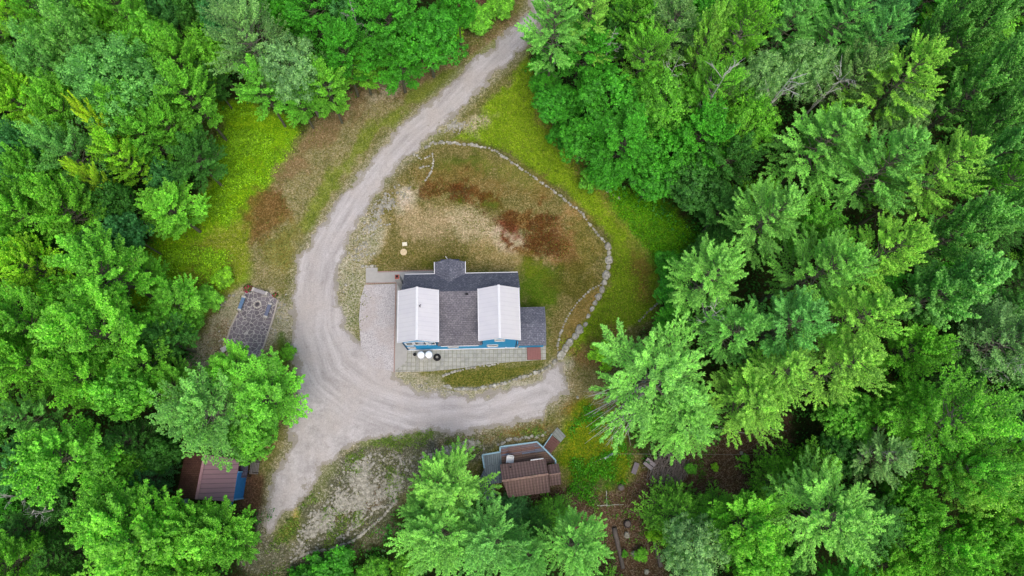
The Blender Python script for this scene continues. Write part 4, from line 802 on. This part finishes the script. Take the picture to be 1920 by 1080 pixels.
KIND = {   # name: (object name, category, plain words, masters, nominal R, nominal H, centre height share)
 'M': ('broadleaf_tree', 'tree', 'leafy tree', [broadleaf(s_, 4.0, 15.0, 24 + s_ % 5, 400, 46, .21, .27, spiky=.35) for s_ in (1, 2)] + [spray(s_) for s_ in (5, 6, 7)], 4.0, 15.0, .74),
 'S': ('fine_leaved_tree', 'tree', 'fine leaved tree', [broadleaf(s_, 4.0, 15.0, 30, 460, 50, .15, .26, bark=BARKP, spiky=.4) for s_ in (11, 12)] + [spray(s_, leaf=.15, bark=BARKP, per=6) for s_ in (14, 15)], 4.0, 15.0, .74),
 'U': ('poplar_tree', 'tree', 'poplar', [pine(s_, 3.4, 17.0, .3, 14, 6, 4, 40, 3, .17, 40, 76, .2, FOL, 0, .7, True, .6, BARKP) for s_ in (21, 22)], 3.4, 17.0, .72),
 'P': ('pine_tree', 'tree', 'feathery pine', [pine(s_) for s_ in (31, 32, 33, 34)], 4.6, 20.0, .80),
 'G': ('pine_tree', 'tree', 'spreading pine', [pine(37, 5.2, 15.0, .34, 9, 5, 5, 42, 5, .24, 0, 50, .16, dead=60)], 5.2, 15.0, .72),
 'F': ('fir_tree', 'tree', 'dense fir', [pine(s_, 2.6, 9.5, .08, 15, 7, 3, 34, 4, .17, -4, 44, .2, dead=0) for s_ in (41, 42)], 2.6, 9.5, .55),
 'B': ('shrub', 'shrub', 'leafy shrub', [broadleaf(s_, 1.8, 3.2, 9, 120, 55, .16, .2, .42) for s_ in (51, 52, 53)], 1.8, 3.2, .66),
}
COLS = {'mid': ((82, 140, 40), 'mid green'), 'br': ((88, 148, 46), 'bright green'), 'yl': ((110, 158, 40), 'yellow-green'), 'dl': ((84, 138, 62), 'dull grey-green'), 'bl': ((54, 110, 56), 'bluish green'),
        'dk': ((48, 98, 34), 'dark green'), 'sat': ((54, 124, 30), 'deep green'), 'sil': ((98, 138, 80), 'silvery green'), 'pg': ((88, 142, 60), 'fresh green'), 'py': ((98, 146, 54), 'yellow-tinged green'), 'pb': ((80, 136, 62), 'cool green'), 'yy': ((134, 164, 40), 'yellow')}
protos = {}
def proto(kind, i):
    if (kind, i) in protos: return None
    protos[(kind, i)] = 1
used = {}
def near_words(px, py):
    v = 'upper' if py < 360 else ('lower' if py > 720 else 'middle')
    if px < 620: return f'in the {v} left wood'
    if px > 1080: return f'in the {v} right wood'
    return {'upper': 'at the top edge', 'middle': 'at the clearing edge', 'lower': 'at the bottom edge'}[v]
TREES = []; AUTO = []
def place(kind, x, y, R, H, col, label=None, group=None, shown=True):
    name, cat, words, masters, R0, H0, cz = KIND[kind]; z = hz(x, y); sx = R / R0; sz = H / H0
    mi = rnd.randrange(len(masters)); cr, tr = masters[mi]
    c0, cn = COLS[col]; px, py, _ = proj((x, y, z + H * cz))
    if label is None:
        label = f'{cn} {words}'; auto = True
    else: auto = False
    used[label] = 1
    t = thing(name, label, cat, (x, y, z), rnd.uniform(0, 6.28), group); t.scale = (sx * rnd.uniform(.94, 1.06), sx * rnd.uniform(.94, 1.06), sz)
    tilt = rnd.uniform(0, .05); t.rotation_euler = (tilt * rnd.uniform(-1, 1), tilt * rnd.uniform(-1, 1), t.rotation_euler[2])
    j = [rnd.uniform(.9, 1.1) for _ in range(3)]
    if (kind, mi) not in protos:
        c = obj('crown', cr, None); q = obj('trunk', tr, None); protos[(kind, mi)] = (c, q)
    else:
        c = protos[(kind, mi)][0].copy(); q = protos[(kind, mi)][1].copy(); C.objects.link(c); C.objects.link(q)
    c.parent = t; q.parent = t; k = FK.get(kind, 1.0)
    l_ = lin(c0, k); c.color = (l_[0] * j[0], l_[1] * (j[0] * .4 + .6), l_[2] * j[2], 1)
    if auto: AUTO.append((py, px, t))
    TREES.append((x, y, R)); return t
FK = {'M': 2.25, 'S': 2.2, 'U': 2.3, 'P': 2.4, 'G': 2.4, 'F': 2.2, 'B': 2.1}
def tree(kind, px, py, r, H, col, label=None, group=None):
    """px, py: middle of the crown in the photo, r: its radius there"""
    cz = KIND[kind][6]; z = 0
    for _ in range(3): p = G0(px, py, z + H * cz); z = hz(p[0], p[1])
    dep = proj(p)[2]; place(kind, p[0], p[1], r * dep / F, H, col, label, group)
T = [
 # upper left wood
 ('M',15,20,36,14,'yl'),('M',72,18,40,15,'mid'),('S',112,60,58,16,'dl'),('S',70,105,52,15,'dl'),('M',165,20,38,14,'mid'),('M',232,22,46,15,'br'),('M',290,70,48,14,'br'),('M',305,12,35,12,'bl'),
 ('S',225,145,88,17,'dl','big dull grey-green leafy tree dominating the upper left wood'),('M',355,180,52,13,'mid'),('M',375,20,44,12,'dk'),('M',388,95,44,11,'mid'),('M',340,120,40,12,'mid'),
 ('S',470,75,68,15,'sil','rounded silvery tree in the upper left wood, nearest the top middle-left gap'),('S',548,120,60,14,'sil','second rounded silvery tree, down and right of the first, above the bright field'),('M',490,165,42,11,'br'),('M',415,30,40,13,'bl'),
 ('M',590,30,62,14,'sat'),('M',520,15,42,13,'sat'),('M',640,95,48,12,'sat'),('M',612,165,46,10,'mid'),('M',560,190,36,8,'mid'),('M',650,30,42,13,'bl'),('M',30,190,42,13,'yl'),('M',68,245,34,13,'yl'),('M',110,185,46,14,'mid'),('M',10,130,40,14,'yl'),
 ('M',190,240,26,15,'yy','small yellow leaved tree in the upper left wood'),('M',235,295,36,13,'yl'),('M',186,342,24,13,'yy','tiny yellow tree left of the round bright tree'),('M',130,225,48,14,'mid'),('S',135,290,58,15,'pb'),('S',25,290,56,16,'bl'),('M',75,335,50,14,'mid'),
 ('M',368,300,48,9,'dk'),('M',300,322,34,8,'bl'),('M',280,255,44,12,'mid'),('M',320,240,42,11,'mid'),('M',395,150,30,8,'dk'),('M',245,225,40,14,'mid'),
 ('M',328,398,54,8,'br','round bright green tree standing at the left edge of the field'),('M',235,435,38,10,'bl'),('M',128,400,52,14,'mid'),('M',48,405,52,14,'mid'),('M',210,375,36,12,'dk'),('M',20,470,44,14,'mid'),('M',70,500,50,13,'yl'),('M',165,455,40,10,'dk'),('M',110,450,36,8,'dk'),
 ('M',195,515,66,15,'br','broad bright tree with pale limbs, left of the field'),('M',52,610,60,15,'mid'),('M',190,625,78,16,'br'),('M',120,560,44,13,'mid'),('M',330,560,48,7,'br','bushy bright tree left of the patio, above the dark gap'),('M',290,620,44,9,'mid'),('M',270,510,36,8,'mid'),
 ('M',310,640,44,9,'dk'),('M',270,690,46,11,'mid'),('M',150,715,62,15,'mid'),('M',60,690,52,14,'mid'),('M',10,640,44,15,'mid'),('M',220,740,52,14,'br'),
 ('S',388,775,86,12,'dl','large grey-green tree over the top of the lower left shed'),('M',500,745,74,10,'br','bright tree reaching over the drive, right of the grey-green one'),('M',440,690,44,9,'br'),('M',470,820,48,9,'mid'),('M',330,720,40,8,'mid'),
 ('P',25,785,46,14,'pb'),('M',125,862,78,14,'br','bright lobed tree left of the shed'),('M',212,880,42,9,'mid'),('P',12,880,56,15,'bl'),('F',250,830,40,9,'dk'),('F',270,900,40,6,'bl'),('M',300,850,36,7,'dk'),('M',120,935,44,8,'dk'),('F',60,990,46,9,'dk'),('M',20,1050,52,12,'mid'),('F',130,1040,44,9,'dk'),
 ('M',215,985,70,12,'br'),('M',270,1035,100,13,'br','huge bright green lobed tree at the bottom left, in front of the shed'),('M',352,985,48,10,'br'),('M',405,1000,52,10,'mid'),('M',330,1070,60,11,'mid'),('M',440,1015,40,8,'mid'),
 # bottom middle
 ('B',618,1092,58,3,'sat','wide deep green shrub at the bottom edge below the rocky bank'),('B',560,1090,28,2.2,'sat'),('B',700,1078,30,2.2,'mid'),('B',768,1062,36,4,'mid'),
 ('P',838,925,78,12,'pg','bright pine touching the left side of the cabin'),('P',820,1010,84,14,'pg','broad pine at the bottom middle, left of two'),('P',915,1020,76,14,'pb','cool green pine at the bottom middle below the cabin'),('P',790,960,44,9,'pg'),('P',990,1045,48,12,'pb'),('F',960,960,34,4,'bl'),('F',1010,990,36,6,'dk'),('P',1085,1025,72,14,'pg','slanting bright pine left of the brown soil'),('F',1040,960,30,5,'mid'),
 # lower right
 ('B',1228,994,18,3.2,'yl','small yellow-green shrub standing at the top of the slimmer log'),('B',1202,1041,15,1.2,'br','small bright bush on the brown soil between the two logs'),('B',1171,1038,7,.8,'br','tiny green sprig right of the thick log'),('B',1296,878,11,1,'br','small bright sprout on brown soil just right of the brush pile'),('B',1340,876,8,.8,'yl','tiny yellow sprout on the brown clearing right of the brush pile'),('B',1398,859,8,.8,'br','tiny sprout beside the white stone'),
 ('F',1268,972,56,7,'mid','wide dark fir right of the brown soil'),('F',1345,962,40,7,'mid','dark fir between the wide fir and the bright tree'),('S',1305,1030,66,12,'sil','silvery grey tree at the bottom, right of the slimmer log'),('M',1400,985,62,13,'br','bright green tree right of the silvery one at the bottom'),('M',1425,1060,52,13,'br'),
 ('P',1580,985,108,17,'pg','big sweeping pine at the lower right with yellowish tips'),('F',1470,905,50,8,'mid'),('F',1525,880,50,9,'mid'),('M',1575,850,44,8,'dk'),('M',1595,775,50,9,'br'),('P',1672,862,50,13,'sil','thin scraggly grey-green pine with bare twigs at the lower right'),('S',1780,790,84,17,'br','wide bright tree in the lower right wood, near the right photo edge'),('S',1855,905,62,16,'py'),('S',1810,880,58,16,'br'),
 ('M',1720,975,54,13,'mid'),('M',1775,1035,56,13,'br'),('M',1690,925,36,10,'mid'),('M',1860,1010,56,14,'mid'),('M',1905,940,44,15,'mid'),('S',1700,770,58,13,'mid'),('P',1870,760,46,14,'pb'),('P',1905,840,40,14,'mid'),('M',1900,1060,44,14,'mid'),('M',1480,1060,40,10,'dk'),('M',1655,1065,42,10,'mid'),
 # right middle pines
 ('G',1232,705,138,15,'pg','very large spreading pine over the east end of the turnaround'),('B',1130,668,28,5,'yl','yellow-green shrub at the left tip of the very large pine'),('P',1300,780,84,13,'pg','pine filling the lower right of the very large one'),('P',1415,745,80,14,'py'),('P',1345,520,80,17,'pg','pine at the edge of the lawn, above the leaning bare trunk'),('P',1455,395,72,18,'pg'),('P',1560,485,82,20,'pg'),('P',1668,470,74,20,'py'),('P',1500,600,78,19,'pb'),('P',1628,590,84,20,'py'),('P',1600,690,78,18,'py','vivid yellow tinged pine right of the pine cluster'),('P',1490,700,72,17,'py'),('P',1400,610,62,17,'pg'),
 ('U',1785,545,86,18,'dl','poplar with white upswept limbs in the right wood'),('U',1800,440,66,18,'dl'),('U',1895,400,60,18,'dl'),('M',1715,655,50,12,'mid'),('S',1880,650,76,14,'sil','pale silvery tree with white branches at the right edge'),('F',1860,580,46,8,'dk'),('F',1765,690,44,8,'dk'),('M',1820,700,40,8,'dk'),('F',1905,530,40,8,'dk'),
 # upper right
 ('P',1048,22,62,19,'pg','tall pine overhanging the top of the drive'),('P',1108,12,48,18,'py'),
 ('M',1045,190,46,7,'sat'),('M',1100,100,50,11,'sat'),('M',1140,175,62,11,'sat'),('M',1095,260,52,8,'sat'),('M',1170,265,64,11,'sat'),('M',1140,320,38,6,'sat'),('M',1225,330,50,8,'sat'),('M',1258,285,54,10,'sat'),('S',1245,190,66,13,'mid'),('S',1210,110,50,14,'mid'),('S',1265,45,56,15,'sil'),('M',1190,40,48,14,'mid'),('M',1150,60,40,12,'dk'),('M',1020,110,28,5,'sat'),('M',1022,160,26,4,'sat'),
 ('M',1310,345,58,9,'dk'),('M',1310,255,58,12,'sat'),('S',1330,170,54,14,'mid'),('U',1325,75,42,17,'py'),('S',1390,60,56,16,'mid'),('S',1420,150,52,16,'sil'),('S',1400,235,58,14,'mid'),('M',1370,300,50,11,'dk'),('M',1350,400,46,8,'dk'),('M',1270,550,40,5,'sat'),('M',1265,610,40,5,'sat'),('M',1335,470,40,6,'dk'),
 ('P',1490,30,52,17,'pb'),('P',1580,35,60,18,'pb'),('S',1500,130,54,16,'sil'),('S',1600,150,50,14,'sil'),('P',1560,255,88,18,'pg','large pine in the upper right with yellowish crest'),('P',1720,130,68,19,'py','bright yellow tinged pine high in the upper right wood'),('P',1660,60,50,18,'pb'),('P',1690,305,78,20,'pg'),('P',1770,320,82,20,'py','bright crested pine among poplars in the upper right'),('S',1690,215,44,14,'sil'),
 ('U',1830,60,60,19,'dl'),('U',1850,160,62,19,'dl'),('U',1790,30,48,19,'dl'),('U',1895,95,50,19,'dl'),('U',1900,210,52,19,'dl'),('U',1870,290,56,18,'dl'),('S',1905,330,44,17,'mid'),
 # top middle
 ('M',725,45,62,13,'sat'),('M',800,55,66,12,'sat','deep green round tree overhanging the shoulder of the drive at the top'),('M',745,110,48,9,'sat'),('M',680,130,36,7,'mid'),('M',860,15,36,10,'sat'),('M',700,5,36,13,'bl'),('B',850,60,22,1.8,'yl','low yellow-green ferny shrub nearest the drive at the top'),('B',895,35,30,1.8,'br','low bright ferny shrub at the top beside the drive'),('B',940,14,26,1.6,'br'),
 ('B',1050,250,24,3,'sat'),('B',1110,340,26,2.6,'br'),('B',1255,500,34,3,'sat'),('B',390,560,28,1.8,'br'),('B',350,610,30,2.2,'br'),('B',420,520,22,1.4,'yl'),('B',540,660,16,1.6,'mid'),
]
T.sort(key=lambda t: -t[4])
for t_ in T: tree(*t_)
# bare dead trees seen among the crowns
DM = [deadtree(s_) for s_ in (61, 62, 63)]
for i, (px, py, H, lab) in enumerate(((665, 30, 14, 'bare dead tree with pale limbs at the top, left of the drive'), (1042, 90, 9, 'bare grey dead trunk below the tall pine at the top of the drive'), (1145, 75, 13, 'white bare dead tree right of the grey dead trunk'), (1262, 130, 14, 'small white dead tree in the leafy upper right wood'),
    (1345, 160, 16, 'bare white birch with long curved limbs in the upper right'), (1470, 165, 17, 'bare spreading dead birch left of the large upper right pine'), (1318, 205, 12, 'pale dead birch below and left of the long limbed one'), (1880, 690, 13, 'bare white branching tree by the right photo edge'), (80, 960, 11, 'scraggly bare tree leaning at the lower left corner'), (20, 930, 12, 'bare grey tree with many twigs at the left photo edge'), (1560, 160, 15, 'bare twiggy tree behind the large upper right pine'), (1665, 850, 12, 'bare trunk beside the scraggly grey pine'), (1340, 590, 15, 'leaning bare trunk between two big pines right of the lawn'))):
    p = G0(px, py, H * .8); z = hz(*p[:2]); t = thing('dead_tree', lab, 'tree', (p[0], p[1], z), rnd.uniform(0, 6), 'bare dead trees'); t.scale = (H / 13,) * 3
    obj('trunk', DM[i % 3], DEAD if not DM[i % 3].materials else None, t)
# the pine's dead lower limbs hanging over the grass
hzp = G0(1160, 735, 5); t = thing('dead_branch', 'spray of long bare grey branches sticking out left of the very large pine', 'branch', (hzp[0], hzp[1], 5)); m = MB(); h0 = G0(1225, 715, 6.5) - np.array([hzp[0], hzp[1], 5])
for k in range(34):
    e = G0(rnd.uniform(1095, 1170), rnd.uniform(725, 835), rnd.uniform(3.5, 5)) - np.array([hzp[0], hzp[1], 5]); mid = (h0 + e) / 2 + np.array([rnd.gauss(0, .3), rnd.gauss(0, .3), .5]); m.tube([h0 + np.array([rnd.gauss(0, .4), rnd.gauss(0, .4), 0]), mid, e], [.05, .035, .01], 4, False)
    for q in range(2): c = mid + (e - mid) * rnd.uniform(.1, .7); m.tube([c, c + (e - mid) * .4 + np.array([rnd.gauss(0, .4), rnd.gauss(0, .4), rnd.gauss(0, .2)])], [.02, .007], 3, False)
obj('limb', m, DEAD, t)
# fill the rest of the wood, in and round the frame
cell = []
rf = np.random.default_rng(5); tries = rf.uniform([-76, -24], [80, 74], (9000, 2)); sd = sdist(tries, CLEARW); n_in = n_out = 0
BL = gpoly([(1060, 905), (1060, 1100), (1270, 1100), (1260, 960), (1480, 890), (1490, 790), (1300, 820), (1220, 860), (1170, 905)]); sb_ = sdist(tries, BL)
sh_d = np.hypot(tries[:, 0] - sb[0], tries[:, 1] - sb[1])
for (x, y), s_, s2, s3 in zip(tries, sd, sb_, sh_d):
    if s_ > -2.6 or s2 > -1.5 or s3 < 6: continue
    px, py, _ = proj((x, y, 7)); inside = -110 < px < 2030 and -110 < py < 1180
    mind = 4.2 if inside else 5.6
    if any((x - a) ** 2 + (y - b) ** 2 < mind * mind for a, b, _ in TREES): continue
    gpx = px > 1280 and not (px < 1500 and py < 300)
    if inside:
        if s_ > -5: k = rf.choice(['M', 'F', 'B'], p=[.4, .3, .3])
        else: k = rf.choice(['M', 'S', 'F', 'P'], p=[.4, .2, .25, .15])
        Hh = {'M': rf.uniform(8, 11), 'S': rf.uniform(9, 12), 'F': rf.uniform(6, 10), 'P': rf.uniform(11, 14), 'B': rf.uniform(2.5, 4)}[k]; R = {'M': 3.0, 'S': 3.2, 'F': 2.5, 'P': 3.4, 'B': 2.0}[k] * rf.uniform(.85, 1.15)
        place(k, x, y, R, Hh, rf.choice(['mid', 'mid', 'bl', 'sat', 'dk', 'br'])); n_in += 1
    elif n_out < 120:
        k = rf.choice(['M', 'S', 'P'] if gpx else ['M', 'S', 'M']); place(k, x, y, rf.uniform(3, 4), rf.uniform(12, 18), rf.choice(['mid', 'br', 'pg', 'dl']), {'M': 'leafy tree of the wood beyond the edge of the photo', 'S': 'fine leaved tree of the wood beyond the edge of the photo', 'P': 'pine of the wood beyond the edge of the photo'}[k], {'M': 'leafy trees beyond the photo', 'S': 'fine leaved trees beyond the photo', 'P': 'pines beyond the photo'}[k]); n_out += 1
ORD = 'first second third fourth fifth sixth seventh eighth ninth tenth eleventh twelfth thirteenth fourteenth fifteenth sixteenth seventeenth eighteenth nineteenth twentieth'.split() + ['twenty-' + w for w in 'first second third fourth fifth sixth seventh eighth ninth'.split()] + ['thirtieth'] + ['thirty-' + w for w in 'first second third fourth fifth sixth seventh eighth ninth'.split()] + ['fortieth']
rows = {}
for py, px, t in AUTO: rows.setdefault((near_words(px, py), max(0, min(11, int(py // 90)))), []).append((px, t))
for (w, r_), L in rows.items():
    for i, (px, t) in enumerate(sorted(L, key=lambda q: q[0])): t['label'] = f"{t['label']} {w}, {ORD[r_]} row down, {ORD[i]} from left"
print('fill', n_in, n_out, 'trees', len(TREES))

# ------------------------------------------------------------------ ground plants: uncountable
def plants(name, label, cat, pos, zr, per, leaf, sig, col, mat=FOL, k_=1.6):
    n = len(pos) * per; idx = np.repeat(np.arange(len(pos)), per); zz = height(pos); zt = nr.uniform(zr[0], zr[1], len(pos))
    off = nr.normal(0, 1, (n, 3)) * np.array([sig, sig, sig * .6]); Cn = np.c_[pos, zz + zt][idx] + off; Cn[:, 2] = np.maximum(Cn[:, 2], zz[idx] + .02)
    N = unit(off * .5 / sig + np.array([0, 0, .8]) + nr.normal(0, .4, (n, 3))); Tt = nr.normal(0, 1, (n, 3)); L = leaf * nr.uniform(.6, 1.3, n)
    o = obj(name, leaf_mesh(name, Cn, Tt, N, L, L * .6, nr.random(n), nr.random(len(pos))[idx], mat), None, color=lin(col, k_)); return tag(o, label, cat, kind='stuff')
def wood_pts(n, smin=-60, smax=-.4):
    q = nr.uniform([-70, -20], [72, 68], (n * 3, 2)); s_ = sdist(q, CLEARW); q = q[(s_ < smax) & (s_ > smin) & (sdist(q, BL) < .3) & (np.hypot(q[:, 0] - sb[0], q[:, 1] - sb[1]) > 5)]; return q[:n]
plants('undergrowth', 'dark leafy undergrowth covering the floor of the wood', 'undergrowth', wood_pts(7500), (.1, 2.0), 16, .3, .42, (44, 102, 30), k_=2.0)
plants('edge_growth', 'green brambles along the edge of the wood', 'undergrowth', wood_pts(2600, -3.5, .6), (.05, .8), 16, .2, .3, (50, 124, 18))
fieldp = [(392, 195), (470, 190), (570, 240), (540, 300), (490, 370), (440, 420), (440, 520), (390, 590), (330, 640), (250, 560), (270, 460), (330, 440), (395, 350)]
q = scatter(fieldp, 2400, 0, 0, lambda q: sstep(fbm(q, .45, 41, 4), .36, .6), 2.0); plants('meadow_herbs', 'lime green herbs and ferns filling the left meadow', 'herbs', q, (.03, .25), 9, .17, .2, (120, 166, 30), k_=1.65)
q = scatter(ZONES[13][0], 500, 0, 0); plants('meadow_herbs', 'bright herbs below the upper right leafy wood', 'herbs', q, (.03, .25), 9, .17, .2, (84, 148, 14))
q = scatter([(1070, 800), (1100, 760), (1150, 780), (1190, 850), (1180, 915), (1120, 950), (1068, 925)], 520, 0, 0, lambda q: sstep(fbm(q, .4, 43, 3), .4, .6)); plants('meadow_herbs', 'green weeds on the slope right of the cabin', 'herbs', q, (.03, .3), 10, .17, .2, (62, 132, 18))
def tufts(name, label, polys, n, col, L0, dens=None):
    """short grass blades"""
    q = np.concatenate([scatter(pl, n, 0, 0, dens) for pl in polys]); k = len(q) * 3; idx = np.repeat(np.arange(len(q)), 3); zz = height(q)[idx]
    d = unit(np.c_[nr.normal(0, .6, (k, 2)), np.ones(k)]); L = L0 * nr.uniform(.6, 1.4, k); Cn = np.c_[q[idx], zz] + d * (L / 2)[:, None]; N = unit(np.c_[nr.normal(0, 1, (k, 2)), nr.uniform(.3, 1, k)])
    return tag(obj(name, leaf_mesh(name, Cn, d, N, L, L * .45, nr.random(k), nr.random(len(q))[idx], FOL), None, color=lin(col, 1.5)), label, 'grass', kind='stuff')
tufts('grass', 'short bright lawn grass east of the curved stone wall', [ZONES[9][0]], 5200, (120, 152, 34), .14, lambda q: sstep(fbm(q, .35, 51, 3), .3, .6))
tufts('grass', 'patchy grass tufts on the dry clearing', [CLEAR], 6500, (92, 106, 40), .13, lambda q: sstep(fbm(q, .3, 52, 3), .45, .62) * (sdist(q, ROADW) < -.3) * (sdist(q, gpoly([(680, 500), (1025, 500), (1025, 700), (736, 700)])) < 0) * (sdist(q, gpoly(fp)) < 0) * (sdist(q, gpoly([(895, 825), (1065, 800), (1060, 930), (895, 945)])) < 0))
BW = gpoly([(560, 940), (640, 860), (700, 830), (900, 818), (1040, 798), (1052, 806), (900, 850), (760, 880), (740, 945), (690, 1010), (560, 1065), (460, 1090), (500, 1000)])
def pxpoly_pts(pl, n, dens): return scatter(pl, n, 0, 0, dens)
wq = np.concatenate([pxpoly_pts([(520, 1000), (640, 860), (700, 830), (900, 818), (1040, 798), (1052, 806), (900, 850), (760, 880), (740, 945), (690, 1010), (560, 1065), (460, 1090)], 900, lambda q: sstep(fbm(q, .5, 61, 3), .5, .62)), pxpoly_pts([(690, 826), (810, 806), (812, 822), (700, 838)], 160, lambda q: 1.0)])
plants('weeds', 'scattered green weeds on the rocky bank', 'weeds', wq, (.01, .12), 8, .13, .13, (92, 124, 46))
wq = np.concatenate([pxpoly_pts(CLEAR, 2600, lambda q: sstep(fbm(q, .4, 63, 3), .5, .62) * (sdist(q, ROADW) < -.2) * (sdist(q, gpoly([(670, 500), (1025, 500), (1025, 690), (736, 700)])) < 0) * (sdist(q, gpoly(fp)) < 0) * (sdist(q, gpoly([(895, 825), (1065, 800), (1060, 930), (895, 945)])) < 0))])
plants('weeds', 'low green and brown weeds dotted over the dry clearing', 'weeds', wq, (.01, .08), 5, .11, .11, (92, 108, 40), k_=1.3)
wq = scatter([(830, 345), (905, 350), (950, 395), (1050, 405), (1050, 480), (1000, 480), (930, 420), (880, 380), (800, 375)], 1500, 0, 0, lambda q: sstep(fbm(q, .5, 64, 3), .42, .56))
plants('moss', 'rust brown moss and dead growth on the mound', 'moss', wq, (.01, .06), 6, .1, .12, (112, 74, 30), k_=1.0)
lm = MB()
for q in scatter([(930, 925), (1060, 905), (1180, 915), (1225, 880), (1290, 900), (1300, 830), (1340, 810), (1480, 790), (1500, 870), (1400, 930), (1260, 940), (1240, 1010), (1270, 1100), (1100, 1100), (1050, 965)], 1500, 0, 0):
    z_ = hz(*q); a_ = rnd.uniform(0, 6.28); L_ = rnd.uniform(.06, .2) * (3.5 if rnd.random() < .12 else 1); d_3 = np.array([math.cos(a_) * L_, math.sin(a_) * L_, rnd.uniform(-.02, .05)]); c_ = np.array([q[0], q[1], z_ + .03]); lm.tube([c_ - d_3, c_ + d_3], [.02, .008], 3, False)
tag(obj('twig_litter', lm, plain('litter', (158, 140, 122), .9, .35)), 'pale twigs and chips littering the brown soil', 'litter', kind='stuff')
wq = scatter([(1090, 940), (1180, 930), (1240, 990), (1250, 1090), (1120, 1090)], 90, 0, 0, lambda q: sstep(fbm(q, .5, 66, 3), .45, .6)); plants('soil_weeds', 'low green sprigs on the brown soil', 'weeds', wq, (.02, .3), 14, .13, .18, (74, 136, 34))
wq = scatter([(1290, 860), (1480, 800), (1490, 880), (1300, 920)], 130, 0, 0, lambda q: sstep(fbm(q, .6, 67, 3), .5, .62)); plants('soil_weeds', 'low green sprigs in the brown clearing among the pines', 'weeds', wq, (.02, .2), 12, .12, .16, (74, 130, 34))
print('faces ok')
